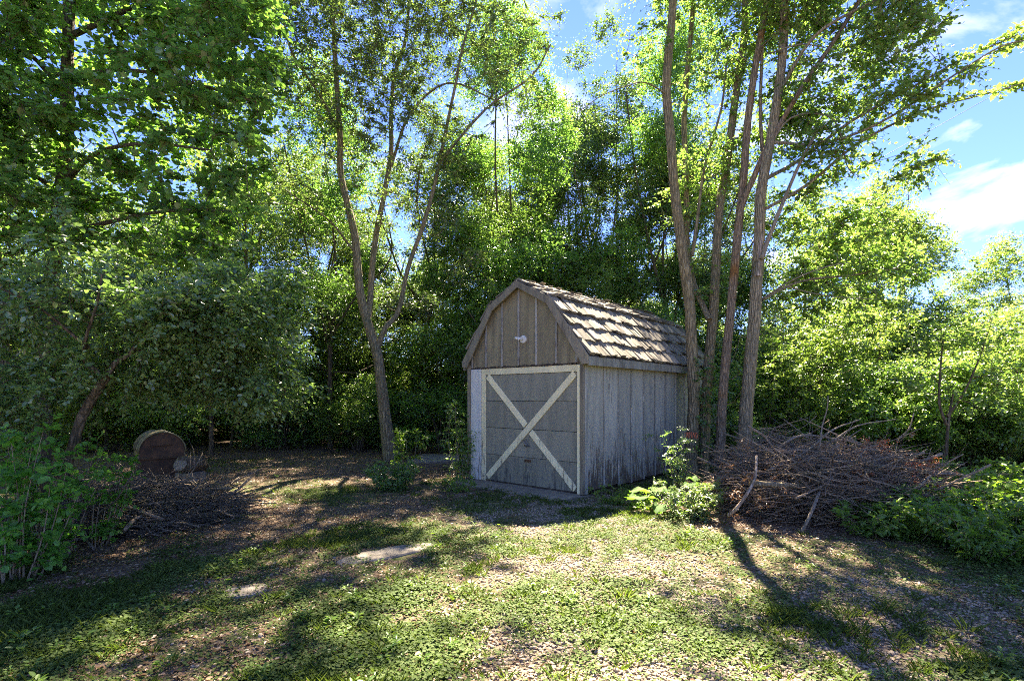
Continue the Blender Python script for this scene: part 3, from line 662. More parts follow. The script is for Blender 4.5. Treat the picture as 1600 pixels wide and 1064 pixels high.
T_ = [tpl_tree(11, 13, 2.4, 3.4, LEAFM, BARKD, 1100, size=.115, tl=.6, tr=.13),
      tpl_tree(12, 15, 3.2, 3.2, LEAFD, BARKD, 1050, size=.11, tl=.6, tr=.13),
      tpl_tree(13, 10, 1.2, 3.0, LEAFY, BARKD, 1000, size=.11, tl=.5, tr=.10),
      tpl_tree(14, 17, 5.0, 2.4, LEAFM, BARKD, 800, size=.12, forks=4, tl=.6, tr=.16),     # thin airy crown
      tpl_tree(15, 8, .6, 2.6, LEAF, BARKD, 900, size=.10, tl=.45, tr=.07)]
S_ = [tpl_shrub(21, 2.6, 1.4, LEAF, 360, .085), tpl_shrub(22, 1.8, 1.2, LEAFY, 400, .06), tpl_shrub(23, 3.8, 1.6, LEAFY, 480, .085), tpl_shrub(24, 2.2, 1.3, LEAFD, 330, .08)]

# trees that can be told apart beyond the shed and at the sides
def g2(px, d): return ((px - 800) / 810 * d, d)
bgt = [ # px, distance, template, scale, turn, label
 (405, 15.5, 0, .86, .4, 'dark slim trunked tree in the shade behind the rusty barrel'),
 (516, 15.0, 1, .72, 1.9, 'tall thin dark trunk standing behind and left of the forked leaning tree'),
 (330, 13.2, 4, .9, 2.2, 'low dark leafed tree just right of the rusty barrel'),
 (660, 17.5, 0, .9, 3.2, 'broad green tree filling the view between the forked tree and the shed'),
 (725, 15.5, 4, .9, 1.0, 'dark bushy tree leaning over the left eave of the shed'),
 (850, 16.5, 4, 1.0, 4.1, 'small dark stemmed tree rising just behind the shed ridge'),
 (815, 21, 0, .92, 5.0, 'round crowned dark green tree above the shed gable'),
 (790, 16.8, 1, .93, 2.2, 'dense dark tree rising over the gable peak of the shed'),
 (893, 22, 3, 1.0, .7, 'airy pale tree with bare twisting limbs against the blue gap'),
 (968, 20, 3, .98, 2.6, 'tall double trunked tree with thin crown right of the blue gap'),
 (1043, 16.5, 1, .9, 3.8, 'thick dark trunked tree behind the far end of the shed roof'),
 (1130, 18, 0, .8, 5.4, 'leafy tree seen between the stems of the trunk clump'),
 (1250, 19, 2, 1.0, .2, 'yellow green tree behind the dead leaning branch'),
 (1410, 17.5, 2, 1.0, 1.3, 'rounded bright tree standing alone against open sky at right'),
 (1590, 24, 2, .95, 2.9, 'sunlit tree at the right edge beyond the thicket'),
 (1335, 16.5, 2, .86, 5.3, 'leafy yellow green tree between the dead limb and the rounded tree'),
 (1330, 25, 2, .85, 4.4, 'far pale green tree behind the rounded bright tree'),
]
for px, d, k, s, rz, lab in bgt:
    x, y = g2(px, d); place_tree('broadleaf_tree', (x, y, float(height(x, y))), T_[k], lab, rz=rz, sc=s)
bgs = [
 (1240, 12.5, 2, 1.1, .3, 'tall yellow green shrub right of the peeling trunk'),
 (1330, 13.5, 2, 1.25, 1.2, 'broad sunlit shrub behind the middle of the brush heap'),
 (1420, 12.0, 1, 1.5, 2.0, 'bright low shrub above the right end of the brush heap'),
 (1600, 12.0, 2, 1.0, 4.2, 'pale sunny shrub cut off by the right edge'),
 (1530, 14.5, 2, 1.2, 3.1, 'green shrub behind the slim sapling'),
 (1150, 13.0, 3, 1.0, 5.1, 'dark shrub seen low between the clump trunks'),
 (690, 13.8, 3, .85, .9, 'shaded shrub behind the pale concrete slab'),
 (560, 14.2, 0, .8, 2.7, 'shaded green shrub left of the leaning trunk foot'),
 (440, 14.6, 3, .9, 3.6, 'dark shrub at the back edge of the leaf strewn clearing'),
]
for px, d, k, s, rz, lab in bgs:
    x, y = g2(px, d); place_tree('thicket_shrub', (x, y, float(height(x, y))), S_[k], lab, 'shrub', rz=rz, sc=s)

# the wood and undergrowth behind them, as masses
def gn_scatter(name, pts, rot, scl, idx, srcs, label, cat, tilt=None):
    me = bpy.data.meshes.new(name); n = len(pts); me.vertices.add(n); me.vertices.foreach_set('co', np.asarray(pts, np.float32).ravel())
    r3 = np.zeros((n, 3), np.float32); r3[:, 2] = rot
    if tilt is not None: r3[:, :2] = tilt
    a = me.attributes.new('rotv', 'FLOAT_VECTOR', 'POINT'); a.data.foreach_set('vector', r3.ravel())
    a = me.attributes.new('sclv', 'FLOAT', 'POINT'); a.data.foreach_set('value', np.asarray(scl, np.float32))
    a = me.attributes.new('pick', 'INT', 'POINT'); a.data.foreach_set('value', np.asarray(idx, np.int32))
    o = link(name, me); tag(o, label, cat, kind='stuff')
    g = bpy.data.node_groups.new(name, 'GeometryNodeTree'); g.interface.new_socket('Geometry', in_out='INPUT', socket_type='NodeSocketGeometry'); g.interface.new_socket('Geometry', in_out='OUTPUT', socket_type='NodeSocketGeometry')
    N = g.nodes; L = g.links; gi = N.new('NodeGroupInput'); go = N.new('NodeGroupOutput'); ip = N.new('GeometryNodeInstanceOnPoints'); jn = N.new('GeometryNodeJoinGeometry')
    for s in reversed(srcs):
        gj = N.new('GeometryNodeJoinGeometry'); g2i = N.new('GeometryNodeGeometryToInstance')
        for q_ in (s if isinstance(s, tuple) else (s,)):
            oi = N.new('GeometryNodeObjectInfo'); oi.inputs['Object'].default_value = q_; oi.inputs['As Instance'].default_value = True; L.new(oi.outputs['Geometry'], gj.inputs[0])
        L.new(gj.outputs[0], g2i.inputs[0]); L.new(g2i.outputs[0], jn.inputs[0])
    def na(nm, dt):
        q = N.new('GeometryNodeInputNamedAttribute'); q.data_type = dt; q.inputs['Name'].default_value = nm; return q.outputs[0]
    L.new(gi.outputs[0], ip.inputs['Points']); L.new(jn.outputs[0], ip.inputs['Instance']); ip.inputs['Pick Instance'].default_value = True
    L.new(na('pick', 'INT'), ip.inputs['Instance Index']); L.new(na('rotv', 'FLOAT_VECTOR'), ip.inputs['Rotation']); L.new(na('sclv', 'FLOAT'), ip.inputs['Scale'])
    L.new(ip.outputs[0], go.inputs[0]); md = o.modifiers.new('scatter', 'NODES'); md.node_group = g
    return o

tree_src = [tuple(bpy.data.objects.new('wood_source', m_) for m_ in t) for t in T_]
shrub_src = [tuple(bpy.data.objects.new('undergrowth_source', m_) for m_ in t) for t in S_]
r = np.random.RandomState(5); pts = []; idx = []
for px in range(-420, 1120, 100):                       # the wood behind: a near and a far rank
    for d, ks in ((15.8, (4, 2, 4)), (18.8, (0, 1, 0)), (22, (2, 0, 4))):
        p_ = px + r.uniform(-30, 30); dd = d + r.uniform(-1.3, 1.3)
        if 840 < p_ < 985 and d > 17: 
            if d > 20: pts.append((*g2(p_, dd), 0)); idx.append(4)
            continue
        if d < 17 and (540 < p_ < 720 or r.rand() < .62): continue
        if d > 20 and r.rand() < .4: continue
        pts.append((*g2(p_, dd), 0)); idx.append(ks[r.randint(3)])
for px in range(-420, 1120, 62):
    p_ = px + r.uniform(-25, 25); pts.append((*g2(p_, 21 + r.uniform(-.8, 1.6)), 0)); idx.append(int(r.choice([0, 2, 4])))
for px in range(1120, 2100, 85):
    for d in (25, 33): p_ = px + r.uniform(-40, 40); pts.append((*g2(p_, d + r.uniform(-2, 2)), 0)); idx.append(4 if d == 26 else 2)
for k in range(26):                                    # to the sides and behind the viewer, so the wood goes on
    a = r.uniform(-1.2, 1.2) + (math.pi if k % 2 else 0); q = r.uniform(12, 24)
    x, y = (-q, r.uniform(-6, 14)) if k % 2 else (q + 8, r.uniform(0, 16)); pts.append((x, y, 0)); idx.append(r.choice([0, 2, 4]))
pts = np.array(pts); pts[:, 2] = height(pts[:, 0], pts[:, 1])
sc_ = r.uniform(.85, 1.12, len(pts)); dist_ = np.hypot(pts[:, 0], pts[:, 1]); sc_[pts[:, 1] > 20] *= .74; sc_[pts[:, 1] < 17] *= .8; sc_[(pts[:, 1] > 17) & (pts[:, 1] < 20.2)] *= .84
right = pts[:, 0] > pts[:, 1] * .40; sc_[right] *= .86
gn_scatter('woodland', pts, r.uniform(0, 6.28, len(pts)), sc_, idx, tree_src, 'dense green wood closing the view behind the shed', 'woodland')
pts = []; idx = []; ss = []
for k in range(620):
    px = r.uniform(-350, 1900); d = r.uniform(14.2, 24) if k < 100 else (r.uniform(10.5, 24) if px > 1100 else r.uniform(22, 48))
    if px > 1100 and d < 10.4: continue
    if 640 < px < 1120 and d < 15: continue
    if px > 1100 and k < 100: continue
    if 560 < px < 740 and d < 15: continue
    x, y = g2(px, d); pts.append((x, y, 0)); idx.append(r.choice([0, 1, 2, 3], p=[.35, .1, .2, .35]) if px < 1100 else r.choice([0, 1, 2], p=[.3, .35, .35])); ss.append(r.uniform(.6, 1.15))
pts = np.array(pts); pts[:, 2] = height(pts[:, 0], pts[:, 1]) - .05
gn_scatter('undergrowth', pts, r.uniform(0, 6.28, len(pts)), ss, idx, shrub_src, 'tangled leafy undergrowth along the edge of the wood', 'undergrowth')

# --- the forked leaning tree in the middle left
r = np.random.RandomState(31)
D = 11.9; base = np.array([P(612, 722, D)[0], D, 0.0])
st = [px_stem([(612, 730, D), (598, 625, D), (590, 557, D), (576, 510, D), (562, 455, D), (555, 374, D), (545, 327, D), (532, 270, D), (531, 210, D - .2), (525, 118, D - .4), (520, 24, D - .6), (512, -60, D - .8)], 26, 7, base, .5),
      px_stem([(590, 545, D), (602, 512, D), (622, 487, D + .2), (637, 421, D + .3), (660, 355, D + .3), (679, 289, D + .4), (694, 216, D + .3), (710, 141, D), (724, 70, D), (748, -10, D)], 13, 4, base),
      px_stem([(574, 505, D), (578, 468, D + .2), (585, 383, D + .5), (600, 305, D + .6), (611, 240, D + .8), (611, 188, D + .8), (616, 118, D + .9), (635, 56, D + 1), (640, -50, D + 1)], 15, 6, base),
      px_stem([(611, 260, D + .7), (640, 180, D + .6), (700, 130, D + .4), (780, 160, D)], 7, 3, base),
      px_stem([(690, 250, D + .3), (760, 170, D - .2), (830, 120, D - .4), (860, 70, D - .5)], 6, 3, base),
      px_stem([(531, 210, D), (500, 150, D - .6), (455, 80, D - 1.2), (440, 10, D - 1.5)], 7, 3, base),
      px_stem([(558, 400, D), (520, 350, D - .5), (480, 320, D - .8), (450, 300, D - 1)], 5, 2, base)]
bl = []
for px, py, d, rx, rz in [(520, 60, D - .8, 1.3, 1.1), (640, 60, D + .8, 1.6, 1.2), (740, 70, D, 1.0, .9), (800, 150, D - .2, .9, .6), (690, 220, D + .3, 1.1, .8), (560, 200, D - .2, 1.2, .9), (470, 150, D - .9, .9, 1.0), (590, 330, D + .4, 1.1, .6), (460, 290, D - .9, .8, .5), (670, 340, D + .5, .8, .5), (640, 470, D + .4, .8, .35), (560, -60, D - .5, 2.0, 1.0), (700, -60, D, 1.6, 1.0), (730, 420, D + .6, .6, .5), (600, 140, D, 1.3, .8), (400, -80, D - .3, 1.5, .7), (500, -130, D - .5, 1.4, .7), (660, -170, D, 1.5, .8), (830, 90, D - .4, .5, .4), (830, 40, D, .6, .5), (760, -60, D, 1.0, .6), (840, -150, D + .2, 1.1, .7), (330, -160, D - .5, 1.5, .7), (600, -300, D, 1.6, .8), (780, -300, D, 1.2, .7), (580, 20, D - .3, 1.0, .6), (700, 20, D + .3, .9, .6), (470, 20, D - .8, .8, .7), (620, 110, D + .6, .8, .5), (760, 40, D, .6, .6)]:
    c = P(px, py, d) - base; bl.append((c[0], c[1], c[2], rx, rx, rz))
cen = in_blobs(r, bl, 1650, .1)
place_tree('forked_tree', base, woody(r, st, cen, LEAFM, BARK, ntw=7, nl=7, tl=.38, size=.085, wide=.5, tw_r=.0028, sides=5, droop=.4, flat=.35), 'leaning forked tree with three slender limbs left of the shed')

# --- the big maple at left
r = np.random.RandomState(32); D = 9.2; base = np.array([P(60, 740, D)[0], D, 0.0])
st = [px_stem([(60, 752, D), (66, 640, D), (74, 520, D), (85, 390, D), (94, 305, D), (103, 235, D), (104, 130, D), (106, 47, D), (108, -80, D)], 36, 20, base, .3),
      px_stem([(98, 290, D), (150, 240, D - .5), (230, 225, D - .9), (330, 235, D - 1.2)], 12, 4, base), px_stem([(92, 370, D), (160, 350, D - .6), (260, 330, D - .9), (360, 330, D - 1)], 12, 4, base),
      px_stem([(104, 60, D), (170, 30, D - .4), (250, -10, D - .6), (340, -60, D - .7)], 14, 6, base), px_stem([(104, 150, D), (40, 80, D - .8), (-60, 40, D - 1.3)], 12, 5, base), px_stem([(98, 300, D), (20, 260, D - .8), (-80, 250, D - 1.2)], 11, 5, base),
      px_stem([(104, 120, D), (200, 110, D - .2), (300, 130, D - .3), (400, 160, D - .3)], 10, 4, base)]
cs = []
tiers = [(-240, 330, 34), (-150, 380, 40), (-60, 430, 70), (-20, 440, 90), (20, 440, 90), (75, 440, 100), (130, 435, 85), (190, 420, 85), (250, 415, 85), (310, 405, 75), (360, 390, 55)]
for py, xr, nk in tiers:                                # flat layered sprays, like a maple holds them
    for k in range(nk):
        px = r.uniform(-260, xr); rad = 1.6; dd = D + r.uniform(-1.9, 1.5)
        slope_ = (px - 90) * .10
        cs.append(P(px, py + slope_ + r.normal(0, 12), dd) - base)
cen = np.array(cs)
place_tree('maple_tree', base, woody(r, st, cen, LEAFD, BARKD, ntw=9, nl=6, tl=.46, size=.135, wide=.85, tw_r=.003, sides=5, droop=.25, flat=.85, up=.3, jitter=.45), 'big dark maple with layered leaves filling the upper left corner')

# --- second trunk of the left edge
r = np.random.RandomState(40); D = 8.2; base = np.array([P(2, 760, D)[0], D, 0.0])
st = [px_stem([(4, 768, D), (6, 660, D), (2, 560, D), (-10, 420, D), (-20, 250, D), (-30, 60, D)], 34, 18, base, .3)]
cen = np.array([P(r.uniform(-240, 60), r.uniform(-60, 420), D + r.uniform(-1.2, .6)) - base for _ in range(200)])
place_tree('maple_tree', base, woody(r, st, cen, LEAFD, BARKD, ntw=8, nl=6, tl=.45, size=.12, wide=.8, tw_r=.003, droop=.25, flat=.8), 'reddish brown trunk cut by the left edge of the picture')

# --- the crab-apple bush in front of it, crooked stems and grey green leaves
r = np.random.RandomState(33); D = 4.9; base = np.array([P(58, 884, D)[0], D, 0.0])
st = [px_stem([(55, 892, D), (72, 820, D), (92, 760, D + .05), (112, 700, D + .1), (128, 650, D + .1), (150, 612, D + .1), (166, 588, D + .1)], 27, 17, base, .35),
      px_stem([(166, 590, D + .1), (182, 565, D + .1), (205, 550, D + .2), (240, 500, D + .3), (290, 450, D + .5), (350, 430, D + .6)], 13, 4, base),
      px_stem([(164, 592, D + .1), (148, 578, D), (132, 562, D), (134, 530, D - .1), (150, 480, D - .1), (160, 430, D - .1)], 11, 4, base),
      px_stem([(140, 545, D), (110, 520, D - .1), (60, 480, D - .2), (0, 450, D - .2)], 8, 4, base),
      px_stem([(75, 815, D), (60, 730, D - .1), (40, 700, D - .1), (10, 680, D - .15), (-40, 670, D - .1)], 10, 7, base),
      px_stem([(205, 550, D + .2), (250, 540, D + .4), (330, 530, D + .6), (400, 520, D + .8)], 7, 3, base)]
bl = []
for k in range(110):
    px = r.uniform(-70, 455); tp = np.interp(px, [-70, 60, 130, 220, 300, 380, 455], [430, 395, 372, 392, 405, 420, 450]); bt = np.interp(px, [-70, 60, 130, 200, 300, 380, 455], [700, 660, 570, 580, 605, 630, 640])
    dd = D + r.uniform(-.25, .7) + max(0, px - 200) / 250 * .9; q = r.uniform(0, 1) ** .85; c = P(px, tp + (bt - tp) * q + 10, dd) - base; rr_ = r.uniform(.12, .30); bl.append((c[0], c[1], c[2], rr_ * 1.2, rr_ * 1.2, rr_ * .7))
cen = in_blobs(r, bl, 960, .0)
ex_ = []
for k in range(34):                                    # loose shoots that break the outline
    a = cen[r.randint(len(cen))]; d = nrm((a - cen.mean(0)) * np.array([1, .6, 1.0]) + r.randn(3) * .5 + np.array([.1, -.1, .15])); ex_ += [a + d * q for q in (.14, .28, .40)]
cen = np.vstack([cen, np.array(ex_)])
place_tree('crab_apple_tree', base, woody(r, st, cen, LEAFG, BARKD, ntw=5, nl=8, tl=.27, size=.066, wide=.62, tw_r=.0014, sides=5, minr=.003, droop=.35, flat=.35, spread=.8), 'crooked little tree with grey green leaves leaning in at the left edge')

# --- clump of trunks right of the shed
def clump(name, seed, D, basepx, stems, blobs, ncl, label, barkm=BARK, leafm=LEAF, size=.085, **kw):
    r = np.random.RandomState(seed); base = np.array([P(basepx, 700, D)[0], D, 0.0])
    st = [px_stem(s[0], s[1], s[2], base, s[3] if len(s) > 3 else 0) for s in stems]
    bl = [(*(P(px, py, d) - base), rx, rx, rz) for px, py, d, rx, rz in blobs]
    cen = in_blobs(r, bl, ncl, .1)
    k = dict(ntw=6, nl=7, tl=.36, size=size, wide=.6, tw_r=.0026, sides=5, droop=.35, flat=.4); k.update(kw)
    return place_tree(name, base, woody(r, st, cen, leafm, barkm, **k), label), base
D = 9.9
clump('clump_trunk_tree', 41, D, 1080, [([(1080, 745, D), (1082, 690, D), (1085, 630, D), (1081, 542, D), (1078, 474, D), (1068, 400, D), (1061, 350, D), (1053, 282, D), (1048, 211, D), (1042, 150, D), (1044, 94, D), (1051, 20, D), (1054, -80, D)], 27, 17, .25),
     ([(1082, 400, D), (1090, 340, D), (1101, 262, D), (1127, 170, D), (1135, 100, D)], 8, 4),
     ([(1046, 150, D), (1010, 130, D - .3), (985, 133, D - .6), (940, 150, D - .9), (905, 175, D - 1)], 3.5, 1.5)],
     [(1090, 250, D, .5, .7), (1060, -40, D, 1.1, .5), (1120, 120, D, .7, .7), (1010, 60, D - .3, .5, .35), (1080, 470, D + .1, .22, .8)], 110, 'leftmost stem of the trunk clump, against the shed wall')
clump('clump_trunk_tree', 42, D, 1100, [([(1098, 740, D + .1), (1102, 655, D + .1), (1106, 591, D + .1), (1115, 493, D + .1), (1120, 395, D + .1), (1125, 322, D + .1), (1136, 258, D + .1), (1151, 141, D + .1), (1164, 47, D + .1), (1164, -70, D + .1)], 24, 14, .25),
     ([(1108, 500, D), (1078, 420, D + .6), (1072, 282, D + .6), (1070, 165, D + .7), (1082, 20, D + .7), (1084, -60, D + .7)], 13, 10)],
     [(1150, 60, D + .3, .8, .8), (1100, -40, D + .5, 1.0, .5), (1070, 300, D + .8, .5, .8), (1115, 560, D + .2, .3, .7), (1180, 200, D + .5, .6, .6), (1090, 420, D + .3, .3, .6), (1100, 300, D + .4, .4, .6), (1130, 420, D + .4, .25, .5), (1075, 560, D + .1, .15, .5)], 230, 'second stem of the trunk clump with ivy round its foot')
Dc = 9.5
clump('clump_trunk_tree', 43, Dc, 1127, [([(1124, 720, Dc), (1127, 689, Dc), (1130, 615, Dc), (1139, 518, Dc), (1147, 435, Dc), (1156, 337, Dc), (1162, 282, Dc), (1169, 188, Dc), (1181, 103, Dc), (1199, 0, Dc), (1212, -80, Dc)], 22, 13, .2),
     ([(1153, 360, Dc), (1160, 320, Dc - .1), (1176, 282, Dc - .2), (1199, 230, Dc - .3), (1223, 188, Dc - .4), (1260, 127, Dc - .5), (1300, 70, Dc - .6), (1350, -10, Dc - .7)], 14, 9)],
     [(1350, 30, Dc - .6, .9, .5), (1200, -50, Dc, 1.0, .5), (1250, 60, Dc - .2, .6, .5), (1150, 600, Dc + .2, .25, .6), (1200, 520, Dc + .5, .4, .5), (1150, 250, Dc + .4, .4, .6)], 190, 'third clump stem with ochre lichen and a limb crossing to the right', barkm=BARKO)
Dd = 9.2
tD, bD = clump('peeling_trunk_tree', 44, Dd, 1163, [([(1160, 715, Dd), (1164, 690, Dd), (1169, 615, Dd), (1178, 518, Dd), (1183, 444, Dd), (1187, 371, Dd), (1190, 298, Dd), (1204, 222, Dd), (1218, 132, Dd), (1225, 47, Dd), (1226, -80, Dd)], 30, 17, .35),
     ([(1186, 300, Dd + .1), (1192, 250, Dd + .2), (1188, 170, Dd + .3), (1192, 60, Dd + .3)], 10, 6),
     ([(1196, 280, Dd), (1250, 250, Dd - .2), (1330, 190, Dd - .5), (1420, 140, Dd - .8), (1500, 95, Dd - 1.1), (1590, 55, Dd - 1.3)], 9, 2),
     ([(1204, 222, Dd), (1280, 225, Dd - .5), (1370, 195, Dd - .9), (1480, 125, Dd - 1.3), (1560, 75, Dd - 1.5), (1610, 62, Dd - 1.6)], 7, 2),
     ([(1190, 330, Dd), (1260, 290, Dd - .3), (1340, 225, Dd - .6), (1440, 175, Dd - .9), (1530, 150, Dd - 1.2), (1600, 130, Dd - 1.3)], 8, 2),
     ([(1186, 470, Dd), (1250, 440, Dd + .2), (1330, 430, Dd + .2), (1400, 420, Dd + .2)], 7, 3),
     ([(1215, 150, Dd), (1270, 60, Dd - .4), (1350, 10, Dd - .7), (1440, -30, Dd - 1)], 9, 3)],
     [(1280, 150, Dd - .2, .7, .6), (1300, 240, Dd - .3, .7, .45), (1370, 170, Dd - .6, .7, .4), (1380, 60, Dd - .7, .8, .5), (1450, 130, Dd - 1, .5, .3), (1250, 330, Dd + .3, .7, .6), (1330, 380, Dd + .4, .7, .6), (1400, 420, Dd + .4, .6, .45), (1270, 450, Dd + .5, .6, .45), (1340, 330, Dd, .5, .4), (1230, 0, Dd, .9, .6), (1300, -40, Dd - .3, 1.2, .5), (1440, 0, Dd - .9, .6, .3), (1430, 250, Dd - .9, .3, .25), (1360, 470, Dd + .4, .5, .4), (1300, -160, Dd, 1.3, .6), (1180, -170, Dd, .9, .6), (1400, -120, Dd - .4, 1.0, .5), (1230, 180, Dd + .6, .7, .8), (1300, 420, Dd + .6, .8, .5)], 950,
     'thickest stem of the clump with peeled pale bark and a spreading leafy crown', barkm=BARKW, wide=.62, size=.095)
# peeled patch and lone sprays on the twig ends
p_, rad_ = px_stem([(1184, 432, Dd - .075), (1187, 405, Dd - .08), (1188, 385, Dd - .08), (1191, 362, Dd - .07)], 14, 8, bD); v_, f_ = tube_np(p_, rad_ * 1.05, 8); 
link('peeled_patch', mesh_np('peeled_patch', v_, f_, PEEL, smooth=True), tD)
r = np.random.RandomState(45)
cs = []; 
for line in ([(1400, 175), (1480, 128), (1560, 78), (1605, 62)], [(1400, 140), (1470, 112), (1540, 72), (1598, 45)], [(1400, 190), (1480, 160), (1560, 142), (1600, 132)], [(1390, 90), (1440, 60), (1480, 30)], [(1380, 290), (1430, 258), (1475, 250)], [(1380, 150), (1440, 150)]):
    L_ = smooth_line([P(a, b, Dd - 1.2) - bD for a, b in line], 5)
    cs += [q for q in L_]
cs = np.array(cs); o_ = np.tile(np.array([[1.0, -.2, .4]]), (len(cs), 1))
V, F, T, tw = spray(r, cs, o_, ntw=3, nl=6, tl=.2, size=.10, wide=.62, droop=.3, flat=.4, spread=.6, tw_r=.003)
link('branch_tip', mesh_np('branch_tip', V, F, LEAFY, tint=T), tD); link('twig', mesh_np('twig', tw[0], tw[1], BARKW), tD)
# the dead leaning limb
base = np.array([P(1197, 400, Dd - .1)[0], Dd - .1, 0.0])
m = MB(); p_, rad_ = px_stem([(1190, 405, Dd - .15), (1199, 378, Dd - .2), (1222, 320, Dd - .35), (1250, 255, Dd - .5), (1279, 202, Dd - .6)], 11, 6, bD); m.tube(p_, rad_, 8); m.build('dead_limb', DEAD, tD, True)
for pts_, a_, b_ in (([(1190, 470, Dd), (1225, 445, Dd - .3), (1280, 420, Dd - .5), (1330, 410, Dd - .6)], 4, 2), ([(1222, 446, Dd - .2), (1290, 462, Dd - .3), (1370, 468, Dd - .3)], 3, 1.5), ([(1198, 235, Dd), (1235, 185, Dd - .2), (1290, 180, Dd - .5), (1312, 205, Dd - .6), (1322, 255, Dd - .6), (1335, 275, Dd - .6)], 5, 2), ([(1166, 95, Dd), (1140, 75, Dd - .1), (1110, 100, Dd - .2)], 3, 1.5), ([(1200, 85, Dd), (1250, 70, Dd - .3), (1290, 75, Dd - .4)], 4, 2)):
    p_, rad_ = px_stem(pts_, a_, b_, bD); m = MB(); m.tube(p_, rad_, 5); m.build('bare_branch', DEAD, tD, True)

# --- sapling at the right, behind the end of the brush heap
r = np.random.RandomState(46); D = 7.6; base = np.array([P(1478, 745, D)[0], D, 0.0])
st = [px_stem([(1478, 782, D), (1478, 720, D), (1482, 660, D), (1490, 610, D)], 9, 4, base), px_stem([(1480, 665, D), (1468, 630, D), (1470, 570, D), (1475, 520, D)], 6, 3, base), px_stem([(1480, 650, D), (1505, 615, D), (1530, 560, D), (1550, 500, D)], 6, 2, base)]
bl = [(*(P(a, b, D) - base), rx, rx, rz) for a, b, rx, rz in ((1475, 530, .45, .3), (1530, 520, .45, .3), (1440, 590, .35, .2), (1570, 590, .4, .3), (1500, 620, .4, .2), (1480, 470, .35, .25))]
cen = in_blobs(r, bl, 110, .1)
place_tree('sapling', base, woody(r, st, cen, LEAF, BARKD, ntw=5, nl=7, tl=.25, size=.07, wide=.55, tw_r=.0018, minr=.003), 'slim forked sapling right of the brush heap')

# --- low plants
def plant(name, seed, px, py, stems, H, spreadr, leafm, size, label, nl=7, wide=.5, lean=(0, 0), ntw=5, tl=.12, nc=3, tw=TWIG, cat='plant'):
    r = np.random.RandomState(seed); x, y = G(px, py); base = np.array([x, y, float(height(x, y))]); st = []; cs = []
    for k in range(stems):
        a = r.uniform(0, 6.283); q = spreadr * math.sqrt(r.uniform(0, 1)); h = H * r.uniform(.55, 1)
        b0 = np.array([math.cos(a) * q * .35, math.sin(a) * q * .35, -.02]); e = np.array([math.cos(a) * q + lean[0] * h, math.sin(a) * q + lean[1] * h, h])
        s = stem([b0, (b0 + e) / 2 + r.randn(3) * .03 * H, e], .0045 * (H / .6 + .3), .0015, 4); st.append(s)
        for t in np.linspace(.25, 1, nc): cs.append(s[0][min(len(s[0]) - 1, int(t * (len(s[0]) - 1)))] + r.randn(3) * .015)
    cs = np.array(cs); WV, WF, outs = grow(r, st, cs[:0].reshape(0, 3), stem_sides=5, flute=0) if False else (None, None, None)
    VV, FF = [], []; nb = 0
    for p_, rad_ in st: v, f = tube_np(p_, rad_, 5); VV.append(v); FF.append(f + nb); nb += len(v)
    outs = np.tile(np.array([[0, 0, .5]]), (len(cs), 1)) + r.randn(len(cs), 3) * .2
    V, F, T, tw_ = spray(r, cs, outs, ntw=ntw, nl=nl, tl=tl, size=size, wide=wide, droop=.35, flat=.5, tw_r=.0012)
    VV.append(tw_[0]); FF.append(tw_[1] + nb)
    t = tag(empty(name, base), label, cat); link('stem', mesh_np('stem', np.concatenate(VV), np.concatenate(FF), tw, smooth=True), t); link('foliage', mesh_np('foliage', V, F, leafm, tint=T), t)
    return t
plant('honeysuckle_shrub', 51, 1066, 772, 9, 1.0, .36, LEAFG, .05, 'pale leaved upright shrub against the right shed wall', lean=(-.12, 0), nc=5, cat='shrub')
plant('honeysuckle_shrub', 52, 1075, 812, 26, .42, .42, LEAFM, .048, 'low light leaved bush in front of the trunk clump', nc=4, cat='shrub')
plant('corner_weed', 53, 955, 786, 14, .22, .28, LEAFW, .045, 'small green weeds at the near right corner of the shed', ntw=4, nc=2)
plant('foot_bush', 54, 612, 765, 26, .42, .42, LEAFD, .055, 'dark leafy bush round the foot of the leaning forked tree', nc=4, cat='shrub')
plant('seedling', 55, 640, 745, 7, .95, .3, LEAFW, .07, 'thin seedling between the leaning trunk and the pale slab', nc=4)
plant('corner_weed', 56, 712, 768, 16, .24, .3, LEAFW, .05, 'green weeds beside the left corner of the shed', ntw=4, nc=2)
plant('honeysuckle_shrub', 60, 1000, 795, 12, .2, .3, LEAFW, .045, 'small weed patch left of the burdock', nc=2)
plant('edge_sapling', 64, 722, 752, 5, 1.5, .30, LEAF, .075, 'thin leafy sapling crowding the left corner of the shed', ntw=4, nl=6, nc=9, tl=.24, lean=(-.06, .02), cat='sapling')
weeds_l = ['front tuft of tall broad leaved weeds right of the brush heap', 'middle clump of tall weeds below the sapling', 'rear clump of tall weeds under the sapling', 'leftmost tall weed clump by the brush heap foot', 'tall weed clump at the right edge of the picture', 'rear tall weeds at the right edge', 'low weed clump furthest forward by the right edge', 'weed clump halfway between sapling and right edge']
for k, (px, py, h) in enumerate([(1420, 842, .42), (1470, 830, .5), (1500, 800, .6), (1372, 838, .36), (1570, 850, .5), (1585, 800, .62), (1530, 868, .4), (1545, 822, .55)]):
    plant('tall_weed', 70 + k, px, py, 20, h, .42, LEAFW, .088, weeds_l[k], ntw=4, nl=5, nc=4, wide=.42, tl=.14)
LEAFS = leaf_mat('leaf_sucker_lit', (.07, .19, .03), (.12, .29, .05), (.18, .37, .08), trans=(1.7, 1.9, 1.0), tf=.48, rough=.4, spec=.5)  # vivid green weed leaf, its colour lightened to stand in for sunlight
